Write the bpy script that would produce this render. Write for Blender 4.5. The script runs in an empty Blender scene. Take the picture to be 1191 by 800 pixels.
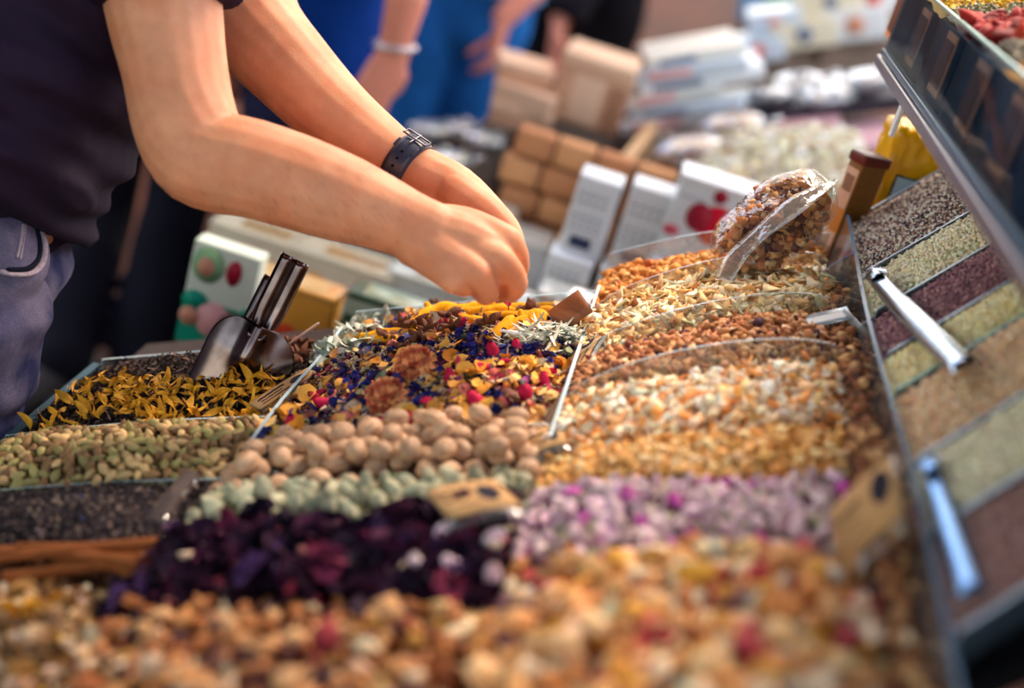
import bpy, math, random
import numpy as np
from mathutils import Vector, Matrix, noise as mnoise
random.seed(7); rng = np.random.default_rng(7)
PI = math.pi
scene = bpy.context.scene
COL = scene.collection

# ------------------------------------------------------------------ camera frame (read from the photo's vanishing points)
F, CX, CY = 1654.0, 595.5, 400.0
th = math.radians(17)
Yc = np.array([872 - CX, CY + 205, -F]); Yc /= np.linalg.norm(Yc)
kk = (Yc[0] * math.sin(th) + Yc[1] * math.cos(th)) / (-Yc[2])
Zc = np.array([math.sin(th), math.cos(th), kk]); Zc /= np.linalg.norm(Zc)
Xc = np.cross(Yc, Zc)
R = np.array([Xc, Yc, Zc])
def ray(px, py): return R @ np.array([(px - CX) / F, (CY - py) / F, -1.0])
CAM = np.array([0.0, 0.0, 0.85 - (ray(560, 430) * 1.35)[2]])
def P(px, py, d): return CAM + ray(px, py) * d          # a point seen in the photo at px,py at depth d metres
def proj(p):
    c = (np.asarray(p, float) - CAM) @ R
    return CX + F * c[..., 0] / -c[..., 2], CY - F * c[..., 1] / -c[..., 2], -c[..., 2]
MID = P(560, 430, 1.35)
TS = math.tan(math.radians(24))                            # the display slopes up away from the customers
def zplane(x): return MID[2] + TS * (x - MID[0])
def onplane(px, py, p0, n):
    r = ray(px, py); return CAM + r * (np.dot(p0 - CAM, n) / np.dot(r, n))
NPL = np.array([-math.sin(math.radians(24)), 0, math.cos(math.radians(24))])
def S(px, py): return onplane(px, py, MID, NPL)
T0 = np.array([0.245, 0, 1.015]); TT = math.tan(math.radians(42))
NT = np.array([-math.sin(math.radians(42)), 0, math.cos(math.radians(42))])
def zt(x): return T0[2] + TT * (x - T0[0])
def ST(px, py): return onplane(px, py, T0, NT)

cam = bpy.data.cameras.new('camera'); cam_o = bpy.data.objects.new('camera', cam); COL.objects.link(cam_o)
M4 = Matrix.Identity(4)
for i in range(3):
    for j in range(3): M4[i][j] = R[i, j]
    M4[i][3] = CAM[i]
cam_o.matrix_world = M4
cam.sensor_width = 36; cam.lens = 36 * F / 1191.0
cam.clip_start = 0.02; cam.clip_end = 200
cam.dof.use_dof = True; cam.dof.focus_distance = 1.39; cam.dof.aperture_fstop = 1.9
scene.camera = cam_o

# ------------------------------------------------------------------ colour and material helpers
def lin(c):
    c = np.asarray(c, float) / 255.0
    return np.where(c <= 0.04045, c / 12.92, ((c + 0.055) / 1.055) ** 2.4)
def rgba(c): l = lin(c); return (float(l[0]), float(l[1]), float(l[2]), 1.0)
MATS = {}
def mat(name, color=(128, 128, 128), rough=0.6, metal=0.0, spec=None, attr=False, var=0.0, vscale=60.0, bump=0.0, bscale=200.0,
        objvar=0.0, trans=0.0, sss=0.0, color2=None, c2scale=8.0, sheen=0.0, stretch=None, coat=0.0):
    if name in MATS: return MATS[name]
    m = bpy.data.materials.new(name); m.use_nodes = True; nt = m.node_tree; N = nt.nodes; L = nt.links
    b = N['Principled BSDF']
    if spec is None: spec = .5 if (metal or rough < .3) else (.22 if rough < .56 else .06)
    b.inputs['Roughness'].default_value = rough; b.inputs['Metallic'].default_value = metal
    b.inputs['Specular IOR Level'].default_value = spec
    b.inputs['Coat Weight'].default_value = coat
    if trans: b.inputs['Transmission Weight'].default_value = trans
    if sss:
        b.inputs['Subsurface Weight'].default_value = sss
        b.inputs['Subsurface Radius'].default_value = (0.009, 0.0035, 0.002); b.inputs['Subsurface Scale'].default_value = 1.0
    if sheen: b.inputs['Sheen Weight'].default_value = sheen
    tc = N.new('ShaderNodeTexCoord'); vec = tc.outputs['Object']
    if stretch:
        mp = N.new('ShaderNodeMapping'); mp.inputs['Scale'].default_value = stretch; L.new(vec, mp.inputs['Vector']); vec = mp.outputs['Vector']
    if attr:
        a = N.new('ShaderNodeAttribute'); a.attribute_name = 'Col'; col = a.outputs['Color']
    else:
        r = N.new('ShaderNodeRGB'); r.outputs[0].default_value = rgba(color); col = r.outputs[0]
    if color2 is not None:
        n = N.new('ShaderNodeTexNoise'); n.inputs['Scale'].default_value = c2scale; n.inputs['Detail'].default_value = 5
        L.new(vec, n.inputs['Vector'])
        rp = N.new('ShaderNodeMapRange'); rp.inputs['From Min'].default_value = 0.4; rp.inputs['From Max'].default_value = 0.62
        L.new(n.outputs['Fac'], rp.inputs['Value'])
        mx = N.new('ShaderNodeMix'); mx.data_type = 'RGBA'; L.new(rp.outputs['Result'], mx.inputs['Factor'])
        L.new(col, mx.inputs['A']); mx.inputs['B'].default_value = rgba(color2); col = mx.outputs['Result']
    if var or objvar:
        hs = N.new('ShaderNodeHueSaturation'); L.new(col, hs.inputs['Color'])
        val = None
        if var:
            n = N.new('ShaderNodeTexNoise'); n.inputs['Scale'].default_value = vscale; n.inputs['Detail'].default_value = 4
            L.new(vec, n.inputs['Vector'])
            rp = N.new('ShaderNodeMapRange'); rp.inputs['From Min'].default_value = 0.3; rp.inputs['From Max'].default_value = 0.7
            rp.inputs['To Min'].default_value = 1 - var; rp.inputs['To Max'].default_value = 1 + var
            L.new(n.outputs['Fac'], rp.inputs['Value']); val = rp.outputs['Result']
        if objvar:
            oi = N.new('ShaderNodeObjectInfo')
            rp2 = N.new('ShaderNodeMapRange'); rp2.inputs['To Min'].default_value = 1 - objvar; rp2.inputs['To Max'].default_value = 1 + objvar
            L.new(oi.outputs['Random'], rp2.inputs['Value'])
            if val is not None:
                mm = N.new('ShaderNodeMath'); mm.operation = 'MULTIPLY'; L.new(val, mm.inputs[0]); L.new(rp2.outputs['Result'], mm.inputs[1]); val = mm.outputs[0]
            else: val = rp2.outputs['Result']
        L.new(val, hs.inputs['Value']); col = hs.outputs['Color']
    L.new(col, b.inputs['Base Color'])
    if bump:
        n = N.new('ShaderNodeTexNoise'); n.inputs['Scale'].default_value = bscale; n.inputs['Detail'].default_value = 6
        L.new(vec, n.inputs['Vector'])
        bp = N.new('ShaderNodeBump'); bp.inputs['Strength'].default_value = bump; bp.inputs['Distance'].default_value = 0.002
        L.new(n.outputs['Fac'], bp.inputs['Height']); L.new(bp.outputs['Normal'], b.inputs['Normal'])
    MATS[name] = m; return m
def clear_mat(name, tint=(240, 246, 248), refl=0.05, edge=0.5, rough=0.04, haze=0.0, hazecol=(220, 225, 230), wrinkle=0.0, wscale=60):
    if name in MATS: return MATS[name]
    m = bpy.data.materials.new(name); m.use_nodes = True; nt = m.node_tree; N = nt.nodes; L = nt.links
    N.remove(N['Principled BSDF']); out = N['Material Output']
    t = N.new('ShaderNodeBsdfTransparent'); t.inputs['Color'].default_value = rgba(tint)
    g = N.new('ShaderNodeBsdfGlossy'); g.inputs['Roughness'].default_value = rough; g.inputs['Color'].default_value = (1, 1, 1, 1)
    lw = N.new('ShaderNodeLayerWeight'); lw.inputs['Blend'].default_value = 0.35
    mr = N.new('ShaderNodeMapRange'); mr.inputs['To Min'].default_value = refl; mr.inputs['To Max'].default_value = edge
    L.new(lw.outputs['Facing'], mr.inputs['Value'])
    if wrinkle:
        tc = N.new('ShaderNodeTexCoord'); n = N.new('ShaderNodeTexNoise'); n.inputs['Scale'].default_value = wscale
        n.inputs['Detail'].default_value = 3; L.new(tc.outputs['Object'], n.inputs['Vector'])
        bp = N.new('ShaderNodeBump'); bp.inputs['Strength'].default_value = wrinkle; bp.inputs['Distance'].default_value = 0.01
        L.new(n.outputs['Fac'], bp.inputs['Height']); L.new(bp.outputs['Normal'], g.inputs['Normal']); L.new(bp.outputs['Normal'], lw.inputs['Normal'])
    mx = N.new('ShaderNodeMixShader'); L.new(mr.outputs['Result'], mx.inputs['Fac']); L.new(t.outputs[0], mx.inputs[1]); L.new(g.outputs[0], mx.inputs[2])
    last = mx.outputs[0]
    if haze:
        d = N.new('ShaderNodeBsdfDiffuse'); d.inputs['Color'].default_value = rgba(hazecol)
        mh = N.new('ShaderNodeMixShader'); mh.inputs['Fac'].default_value = haze; L.new(last, mh.inputs[1]); L.new(d.outputs[0], mh.inputs[2]); last = mh.outputs[0]
    L.new(last, out.inputs['Surface']); MATS[name] = m; return m

# ------------------------------------------------------------------ mesh helpers: a "piece" is (verts Nx3, list of faces)
def mesh_obj(name, v, f, material=None, parent=None, col=None, smooth=True, matidx=None, mats=None):
    me = bpy.data.meshes.new(name)
    v = np.asarray(v, float)
    if isinstance(f, tuple):                                 # (loop vertex indices, loop totals) from the fast scatterer
        li, tot = f
        me.vertices.add(len(v)); me.vertices.foreach_set('co', v.ravel())
        me.loops.add(len(li)); me.loops.foreach_set('vertex_index', li)
        me.polygons.add(len(tot)); st = np.concatenate([[0], np.cumsum(tot)[:-1]]).astype(np.int32)
        me.polygons.foreach_set('loop_start', st); me.polygons.foreach_set('loop_total', tot)
        me.update(calc_edges=True); me.validate()
    else:
        me.from_pydata([tuple(map(float, p)) for p in v], [], [tuple(int(i) for i in q) for q in f]); me.update()
    if smooth: me.polygons.foreach_set('use_smooth', np.ones(len(me.polygons), bool))
    if mats:
        for m in mats: me.materials.append(m)
        if matidx is not None: me.polygons.foreach_set('material_index', np.asarray(matidx, np.int32))
    elif material: me.materials.append(material)
    if col is not None:
        a = me.attributes.new('Col', 'FLOAT_COLOR', 'POINT')
        c4 = np.ones((len(v), 4), np.float32); c4[:, :3] = col; a.data.foreach_set('color', c4.ravel())
    o = bpy.data.objects.new(name, me); COL.objects.link(o)
    if parent is not None: o.parent = parent
    return o
def join(*ps):
    V, Fs, n = [], [], 0
    for v, f in ps:
        v = np.asarray(v, float); V.append(v); Fs += [tuple(i + n for i in q) for q in f]; n += len(v)
    return np.concatenate(V), Fs
def xf(p, M=None, s=1.0, t=(0, 0, 0)):
    v = np.asarray(p[0], float) * s
    if M is not None: v = v @ np.asarray(M).T
    return v + np.asarray(t), p[1]
def rotm(ax, ay, az): return np.array(Matrix.Rotation(az, 3, 'Z') @ Matrix.Rotation(ay, 3, 'Y') @ Matrix.Rotation(ax, 3, 'X'))
def box(x0, x1, y0, y1, z0, z1):
    v = np.array([[x, y, z] for z in (z0, z1) for y in (y0, y1) for x in (x0, x1)], float)
    return v, [(0, 2, 3, 1), (4, 5, 7, 6), (0, 1, 5, 4), (2, 6, 7, 3), (0, 4, 6, 2), (1, 3, 7, 5)]
def bbox(x0, x1, y0, y1, z0, z1, b=0.002):                   # box with bevelled edges
    import bmesh
    bm = bmesh.new(); v, f = box(x0, x1, y0, y1, z0, z1)
    vs = [bm.verts.new(p) for p in v]
    for q in f: bm.faces.new([vs[i] for i in q])
    bmesh.ops.bevel(bm, geom=list(bm.edges), offset=b, segments=2, affect='EDGES', profile=0.6)
    bm.verts.index_update()
    r = np.array([p.co[:] for p in bm.verts]), [tuple(x.index for x in q.verts) for q in bm.faces]; bm.free(); return r
def unit(a): a = np.asarray(a, float); return a / (np.linalg.norm(a) + 1e-12)
def catmull(pts, n):
    pts = np.asarray(pts, float); k = len(pts); out = []
    for i in range(k - 1):
        p0, p1, p2, p3 = pts[max(i - 1, 0)], pts[i], pts[i + 1], pts[min(i + 2, k - 1)]
        for t in np.linspace(0, 1, n, endpoint=False):
            out.append(0.5 * ((2 * p1) + (-p0 + p2) * t + (2 * p0 - 5 * p1 + 4 * p2 - p3) * t * t + (-p0 + 3 * p1 - 3 * p2 + p3) * t ** 3))
    out.append(pts[-1]); return np.array(out)
def tube(pts, rad, seg=14, sub=4, up=(0, 0, 1), round_ends=True, flat=1.0):
    """loft along pts; rad = scalar per point or (ra, rb) with ra along the 'side' axis and rb along 'up'"""
    pts = np.asarray(pts, float)
    rad = [r if hasattr(r, '__len__') else (r, r * flat) for r in (rad if hasattr(rad, '__len__') else [rad] * len(pts))]
    D = catmull(np.hstack([pts, np.asarray(rad, float)]), sub) if sub > 1 else np.hstack([pts, np.asarray(rad, float)])
    c, rr = D[:, :3], D[:, 3:]
    tg = np.gradient(c, axis=0)
    if round_ends:                                           # hemispherical caps as extra rings
        def cap(i, sgn):
            t = unit(tg[i]) * sgn; rm = min(rr[i]); res = []
            for a in (0.35, 0.7, 0.92): res.append((c[i] + t * rm * a, rr[i] * math.sqrt(1 - a * a)))
            return res
        st, en = cap(0, -1)[::-1], cap(len(c) - 1, 1)
        c = np.vstack([[p for p, _ in st], c, [p for p, _ in en]]); rr = np.vstack([[r for _, r in st], rr, [r for _, r in en]])
        tg = np.vstack([[tg[0]] * 3, tg, [tg[-1]] * 3])
    V, Fs = [], []
    for i in range(len(c)):
        t = unit(tg[i]); s = np.cross(t, np.asarray(up, float))
        if np.linalg.norm(s) < 1e-4: s = np.cross(t, (1, 0, 0.01))
        s = unit(s); u = np.cross(s, t)
        a = np.linspace(0, 2 * PI, seg, endpoint=False)
        V.append(c[i] + np.outer(np.cos(a) * rr[i, 0], s) + np.outer(np.sin(a) * rr[i, 1], u))
    V = np.vstack(V); n = len(c)
    for i in range(n - 1):
        for j in range(seg):
            k = (j + 1) % seg; Fs.append((i * seg + j, i * seg + k, (i + 1) * seg + k, (i + 1) * seg + j))
    Fs.append(tuple(range(seg))[::-1]); Fs.append(tuple((n - 1) * seg + j for j in range(seg)))
    return V, Fs
def sphere(c=(0, 0, 0), r=1.0, seg=16, rings=10, sc=(1, 1, 1)):
    V = [[0, 0, 1]]
    for i in range(1, rings):
        p = PI * i / rings
        for j in range(seg):
            a = 2 * PI * j / seg; V.append([math.sin(p) * math.cos(a), math.sin(p) * math.sin(a), math.cos(p)])
    V.append([0, 0, -1]); Fs = []
    for j in range(seg): Fs.append((0, 1 + j, 1 + (j + 1) % seg))
    for i in range(rings - 2):
        for j in range(seg):
            a = 1 + i * seg + j; b = 1 + i * seg + (j + 1) % seg; Fs.append((a, a + seg, b + seg, b))
    e = len(V) - 1; o = 1 + (rings - 2) * seg
    for j in range(seg): Fs.append((o + (j + 1) % seg, o + j, e))
    return np.array(V) * np.asarray(sc) * r + np.asarray(c), Fs
def ico(sub=1):
    import bmesh
    bm = bmesh.new(); bmesh.ops.create_icosphere(bm, subdivisions=sub, radius=1.0); bm.verts.index_update()
    r = np.array([v.co[:] for v in bm.verts]), [tuple(x.index for x in f.verts) for f in bm.faces]; bm.free(); return r
def grid(nu, nv, fn):
    V = [fn(i / (nu - 1), j / (nv - 1)) for j in range(nv) for i in range(nu)]
    Fs = [(j * nu + i, j * nu + i + 1, (j + 1) * nu + i + 1, (j + 1) * nu + i) for j in range(nv - 1) for i in range(nu - 1)]
    return np.array(V, float), Fs
def thick(p, d):                                             # give an open grid patch thickness along vertex normals
    v, f = p; v = np.asarray(v, float); nrm = np.zeros_like(v)
    for q in f:
        a = np.cross(v[q[1]] - v[q[0]], v[q[2]] - v[q[0]])
        for i in q: nrm[i] += a
    nrm /= (np.linalg.norm(nrm, axis=1, keepdims=True) + 1e-12)
    n = len(v); V = np.vstack([v, v - nrm * d]); Fs = list(f) + [tuple(i + n for i in q[::-1]) for q in f]
    from collections import Counter
    e = Counter(); di = {}
    for q in f:
        for a, b in zip(q, q[1:] + q[:1]): e[frozenset((a, b))] += 1; di[frozenset((a, b))] = (a, b)
    for k, c in e.items():
        if c == 1: a, b = di[k]; Fs.append((b, a, a + n, b + n))
    return V, Fs
def fix_normals(o):
    import bmesh
    bm = bmesh.new(); bm.from_mesh(o.data); bmesh.ops.recalc_face_normals(bm, faces=bm.faces); bm.to_mesh(o.data); bm.free(); return o
def remesh(o, vox, smooth=3, fac=0.5):
    m = o.modifiers.new('r', 'REMESH'); m.mode = 'VOXEL'; m.voxel_size = vox; m.use_smooth_shade = True
    if smooth:
        s = o.modifiers.new('s', 'SMOOTH'); s.iterations = smooth; s.factor = fac
    dg = bpy.context.evaluated_depsgraph_get(); ev = o.evaluated_get(dg)
    me = bpy.data.meshes.new_from_object(ev, depsgraph=dg)
    mats = [m for m in o.data.materials]; o.modifiers.clear(); o.data = me
    if not me.materials:
        for m in mats: me.materials.append(m)
    me.polygons.foreach_set('use_smooth', np.ones(len(me.polygons), bool)); return o
def tag(o, label=None, cat=None, group=None, kind=None):
    if label: o['label'] = label
    if cat: o['category'] = cat
    if group: o['group'] = group
    if kind: o['kind'] = kind
    return o
def empty(name, loc=(0, 0, 0)):
    o = bpy.data.objects.new(name, None); o.empty_display_size = 0.05; COL.objects.link(o); o.location = [float(a) for a in loc]; return o
def recenter(o, loc):                                        # put a mesh object's origin at loc, keeping it where it is
    loc = np.asarray(loc, float); o.data.transform(Matrix.Translation(-Vector(loc))); o.location = loc; return o
def child(name, piece, m, parent, **k):                      # world-space piece as a part of parent
    o = mesh_obj(name, piece[0], piece[1], m, None, **k); o.parent = parent
    par = parent; off = Vector((0, 0, 0))
    while par is not None: off += par.location; par = par.parent
    o.location = -off
    return o
def copy_tree(o, parent=None):
    c = o.copy(); COL.objects.link(c); c.parent = parent
    for ch in [x for x in bpy.data.objects if x.parent == o]: copy_tree(ch, c)
    return c

# ------------------------------------------------------------------ scattering many small bits into ONE mesh (stuff)
def rand_rots(n, tilt, normals=None):
    """random rotation: spin about z, then tilt by up to 'tilt' rad, then align z to normal"""
    a = rng.uniform(0, 2 * PI, n); t = rng.normal(0, tilt, n); b = rng.uniform(0, 2 * PI, n)
    Rz = np.zeros((n, 3, 3)); c, s = np.cos(a), np.sin(a); Rz[:, 0, 0] = c; Rz[:, 0, 1] = -s; Rz[:, 1, 0] = s; Rz[:, 1, 1] = c; Rz[:, 2, 2] = 1
    ax = np.stack([np.cos(b), np.sin(b), np.zeros(n)], 1); K = np.zeros((n, 3, 3))
    K[:, 0, 1] = -ax[:, 2]; K[:, 0, 2] = ax[:, 1]; K[:, 1, 0] = ax[:, 2]; K[:, 1, 2] = -ax[:, 0]; K[:, 2, 0] = -ax[:, 1]; K[:, 2, 1] = ax[:, 0]
    Rt = np.eye(3) + np.sin(t)[:, None, None] * K + (1 - np.cos(t))[:, None, None] * (K @ K)
    Q = Rt @ Rz
    if normals is not None:
        nz = normals / np.linalg.norm(normals, axis=1, keepdims=True)
        x = np.cross(np.tile([0, 1.0, 0], (n, 1)), nz); x /= np.linalg.norm(x, axis=1, keepdims=True); y = np.cross(nz, x)
        Q = np.stack([x, y, nz], 2) @ Q
    return Q
def scatter(protos, pos, Q, scale, cols):
    """returns verts, (loops, totals), colours for copies of random prototypes"""
    n = len(pos); which = rng.integers(0, len(protos), n); V, LI, LT, CC = [], [], [], []; off = 0
    if np.ndim(scale) == 1: scale = np.repeat(np.asarray(scale)[:, None], 3, 1)
    for k, (pv, pf) in enumerate(protos):
        idx = np.where(which == k)[0]; m = len(idx)
        if m == 0: continue
        pv = np.asarray(pv, float); w = np.einsum('nij,nvj->nvi', Q[idx], pv[None] * scale[idx][:, None, :]) + pos[idx][:, None, :]
        li = np.array([i for q in pf for i in q], np.int32); tt = np.array([len(q) for q in pf], np.int32)
        V.append(w.reshape(-1, 3)); LI.append((li[None] + (np.arange(m, dtype=np.int32) * len(pv))[:, None] + off).ravel()); LT.append(np.tile(tt, m))
        CC.append(np.repeat(cols[idx], len(pv), 0)); off += m * len(pv)
    return np.concatenate(V), (np.concatenate(LI).astype(np.int32), np.concatenate(LT).astype(np.int32)), np.concatenate(CC)
def merge(*parts):
    V, LI, LT, C, off = [], [], [], [], 0
    for v, f, c in parts:
        if not isinstance(f, tuple):
            f = (np.array([i for q in f for i in q], np.int32), np.array([len(q) for q in f], np.int32))
        V.append(v); LI.append(f[0] + off); LT.append(f[1]); C.append(np.broadcast_to(c, (len(v), 3))); off += len(v)
    return np.concatenate(V), (np.concatenate(LI).astype(np.int32), np.concatenate(LT).astype(np.int32)), np.concatenate(C)
def palette(n, pal, jit=0.12):
    """pal = [(rgb, weight), ...] -> n linear colours with a little brightness jitter"""
    w = np.array([p[1] for p in pal], float); w /= w.sum(); L = np.array([lin(p[0]) for p in pal])
    c = L[rng.choice(len(pal), n, p=w)]; return np.clip(c * (1 + rng.normal(0, jit, (n, 1))) * (1 + rng.normal(0, jit * 0.3, (n, 3))), 0.002, 0.95)

# prototypes, about unit size
def p_crumb(k=0):
    v, f = ico(1); r = np.random.default_rng(100 + k); v = v * (1 + r.normal(0, 0.2, (len(v), 1))) * np.array([1, r.uniform(.6, .95), r.uniform(.5, .85)]); return v * 0.5, f
def p_chip(k=0):
    r = np.random.default_rng(200 + k); n = r.integers(4, 7); a = np.sort(r.uniform(0, 2 * PI, n) * 0.3 + np.linspace(0, 2 * PI, n, endpoint=False))
    rad = r.uniform(.35, .6, n); c = r.uniform(-.25, .25); t = 0.07
    x, y = rad * np.cos(a) * 1.15, rad * np.sin(a) * 0.85; z = c * (x * x - y * y) * 2 + r.normal(0, .05, n)
    v = np.vstack([np.stack([x, y, z + t], 1), np.stack([x * .95, y * .95, z - t], 1)])
    f = [tuple(range(n)), tuple(range(2 * n - 1, n - 1, -1))] + [(i, i + n, (i + 1) % n + n, (i + 1) % n) for i in range(n)]; return v, f
def p_pod(k=0):
    r = np.random.default_rng(300 + k); rings = 7; seg = 6; V = [[-0.52, 0, 0]]
    for i in range(rings):
        t = (i + 1) / (rings + 1); x = t - .5; rr = 0.25 * math.sin(PI * t) ** 0.75 * (1.05 if t < .5 else 0.95)
        for j in range(seg):
            a = 2 * PI * j / seg; q = rr * (1.12 if j % 2 == 0 else 0.9); V.append([x, q * math.cos(a), q * math.sin(a) + 0.05 * x * x])
    V.append([0.55, 0, 0.01]); f = [(0, 1 + (j + 1) % seg, 1 + j) for j in range(seg)]
    for i in range(rings - 1):
        for j in range(seg): a = 1 + i * seg + j; b = 1 + i * seg + (j + 1) % seg; f.append((a, b, b + seg, a + seg))
    e = len(V) - 1; o = 1 + (rings - 1) * seg; f += [(o + j, o + (j + 1) % seg, e) for j in range(seg)]; return np.array(V), f
def p_strip(k=0, w=0.2, n=6, curl=1.0, twist=1.0, taper=True):
    r = np.random.default_rng(400 + k); c = r.normal(0, curl); tw = r.normal(0, twist); b = r.normal(0, .5); V = []
    for i in range(n):
        t = i / (n - 1); x = t - .5; ww = w * (math.sin(PI * (0.08 + 0.84 * t)) ** .6 if taper else 1) * .5
        ctr = np.array([x, b * x * x * .8, c * (x * x - .1) * .8]); d = np.array([0, math.cos(tw * x * 2), math.sin(tw * x * 2)]); V += [ctr - d * ww, ctr + d * ww, ctr + np.array([0, 0, .025]) ]
    f = []
    for i in range(n - 1):
        a = 3 * i; f += [(a, a + 2, a + 5, a + 3), (a + 2, a + 1, a + 4, a + 5)]
    return np.array(V), f
def p_petal(k=0):
    r = np.random.default_rng(500 + k); cu = r.uniform(.2, .9) * r.choice([-1, 1]); cup = r.uniform(.2, .9); rip = r.uniform(0, .12)
    def fn(u, v):
        x = v - .5; w = (.12 + .34 * math.sin(PI * min(v * .85 + .1, 1)) ** .8); y = (u - .5) * 2 * w
        return [x, y, cup * y * y * 1.6 + cu * (x * x - .1) + rip * math.sin(9 * x + 5 * y)]
    return grid(4, 6, fn)
def p_seed(k=0):
    v, f = ico(1); return v * np.array([.5, .3, .28]), f
def p_bead(k=0):
    v, f = ico(1); return v * .5, f
def p_floret(k=0):                                           # a crumpled little flower: a few petals round a centre
    r = np.random.default_rng(600 + k); ps = []
    for i in range(5):
        v, f = p_petal(600 + k * 7 + i); v = v * np.array([.55, .8, .8]) + np.array([.3, 0, 0]); ps.append(xf((v, f), rotm(r.normal(0, .5), -r.uniform(.1, 1.1), 2 * PI * i / 5 + r.normal(0, .3))))
    return join(*ps)
CRUMB = [p_crumb(k) for k in range(8)]; CHIP = [p_chip(k) for k in range(10)]; POD = [p_pod(k) for k in range(3)]
TEA = [p_strip(k, .22, 5, .5, 1.2) for k in range(8)]; PETAL = [p_petal(k) for k in range(10)]; SHRED = [p_strip(50 + k, .3, 7, .9, .9) for k in range(10)]
SEED = [p_seed()]; BEAD = [p_bead()]; FLORET = [p_floret(k) for k in range(5)]; NEEDLE = [p_strip(80 + k, .1, 5, .3, .4) for k in range(6)]
SKY, SUN, EXPO = .60, 3.0, 0.58
# ------------------------------------------------------------------ the spice display: bins, heaps
X1, X2, X3, X4 = -0.495, -0.245, 0.0, 0.222
YN = 0.50                                                   # near end, below the frame
class Heap:
    def __init__(s, x0, x1, y0, y1, A=0.02, sk1=None, *, base=-0.012, noise=0.004, nsc=14, zf=zplane, skew=0.0, pu=.55, pv=.5, seed=0, tilt=0.0, _o=None):
        if sk1 is None: sk1 = skew
        s.__dict__.update(locals())
    def _old(s, A=0.02, base=-0.012, noise=0.004, nsc=14, zf=zplane, skew=0.0, pu=.55, pv=.5, seed=0, tilt=0.0):
        s.__dict__.update(locals())
    def xy(s, u, v): x = s.x0 + (s.x1 - s.x0) * u; a = s.y0 + s.skew * (x - s.x0); b = s.y1 + s.sk1 * (x - s.x0); return x, a + (b - a) * v
    def z(s, x, y):
        x = np.asarray(x, float); y = np.asarray(y, float)
        u = np.clip((x - s.x0) / (s.x1 - s.x0), 0, 1); a = s.y0 + s.skew * (x - s.x0); b = s.y1 + s.sk1 * (x - s.x0); v = np.clip((y - a) / (b - a), 0, 1)
        h = s.base + s.A * (4 * u * (1 - u)) ** s.pu * (4 * v * (1 - v)) ** s.pv + s.tilt * (u - .5)
        nz = np.sin(x * s.nsc * 2.1 + s.seed) * np.sin(y * s.nsc * 2.7 + s.seed * 2) + .6 * np.sin(x * s.nsc * 5.3 + y * s.nsc * 3 + s.seed) * np.sin(y * s.nsc * 6.1 + s.seed)
        return s.zf(x) + h + s.noise * nz
    def normal(s, x, y):
        e = 1e-3; dx = (s.z(x + e, y) - s.z(x - e, y)) / (2 * e); dy = (s.z(x, y + e) - s.z(x, y - e)) / (2 * e)
        n = np.stack([-dx, -dy, np.ones_like(dx)], -1); return n / np.linalg.norm(n, axis=-1, keepdims=True)
    def mound(s, nu=36, nv=36, drop=0.004):
        v, f = grid(nu, nv, lambda a, b: (0, 0, 0))
        U, W = np.meshgrid(np.linspace(0, 1, nu), np.linspace(0, 1, nv)); x, y = s.xy(U.ravel(), W.ravel()); v = np.stack([x, y, s.z(x, y) - drop], 1)
        return v, f
    def pts(s, n, lift=0.0, jit=0.003, m=0.015, ymin=None):
        u = rng.uniform(m, 1 - m, n); v = rng.uniform(m, 1 - m, n); x, y = s.xy(u, v)
        nm = s.normal(x, y); p = np.stack([x, y, s.z(x, y)], 1) + nm * (lift + rng.normal(0, jit, n))[:, None]; return p, nm
def heap_obj(name, label, cat, heap, layers, moundcol, material, group=None, drop=0.004):
    """layers: list of (protos, count, size(min,max), tilt, lift, jitter, palette, aspect)"""
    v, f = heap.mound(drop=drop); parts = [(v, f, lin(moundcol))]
    for (pr, n, sz, tilt, lift, jit, pal, *asp) in layers:
        p, nm = heap.pts(n, lift, jit); sc = rng.uniform(sz[0], sz[1], n)
        if asp: sc = sc[:, None] * np.array(asp[0])[None] * rng.uniform(.85, 1.15, (n, 3))
        parts.append(scatter(pr, p, rand_rots(n, tilt, nm), sc, palette(n, pal)))
    V, Fa, C = merge(*parts)
    o = mesh_obj(name, V, Fa, material, col=C); recenter(o, V.mean(0)); tag(o, label, cat, group, 'stuff'); return o
DRY = mat('dried_matter', attr=True, rough=.75, spec=.10, var=.12, vscale=400)
DRYB = mat('bright_dried_matter', attr=True, rough=.6, spec=.14, var=.10, vscale=300)

# ---- left column
hTea = Heap(X1, X2, 1.150, 1.375, A=.026, base=-.018, seed=1)
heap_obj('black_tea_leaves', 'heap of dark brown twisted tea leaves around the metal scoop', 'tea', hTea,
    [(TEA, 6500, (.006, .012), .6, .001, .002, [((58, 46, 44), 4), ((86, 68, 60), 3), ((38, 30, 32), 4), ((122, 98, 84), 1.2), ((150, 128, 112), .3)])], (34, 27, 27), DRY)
hCard = Heap(X1, X2, 1.016, 1.150, A=.020, base=-.006, seed=2)
hPep = Heap(X1, X2, .902, 1.016, A=.022, base=-.008, seed=3)
heap_obj('black_seeds', 'heap of small blackish seeds between the green pods and the cinnamon', 'seed', hPep,
    [(SEED, 9000, (.0035, .0065), .7, .0005, .0012, [((42, 35, 38), 4), ((60, 50, 52), 3), ((100, 84, 78), 1.6), ((140, 118, 104), .6), ((60, 70, 110), .05)])], (28, 25, 29), DRY)
hCin = Heap(X1, X2, .850, .902, A=.012, base=-.012, seed=4)
heap_obj('cinnamon_bark_bits', 'brown crumbled bark under the cinnamon sticks', 'spice', hCin,
    [(CHIP, 700, (.006, .014), .5, .0, .002, [((96, 60, 40), 3), ((70, 44, 32), 2)])], (40, 28, 24), DRY)
hCham = Heap(X1, X2, YN, .850, A=.030, base=-.012, seed=5)
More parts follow.
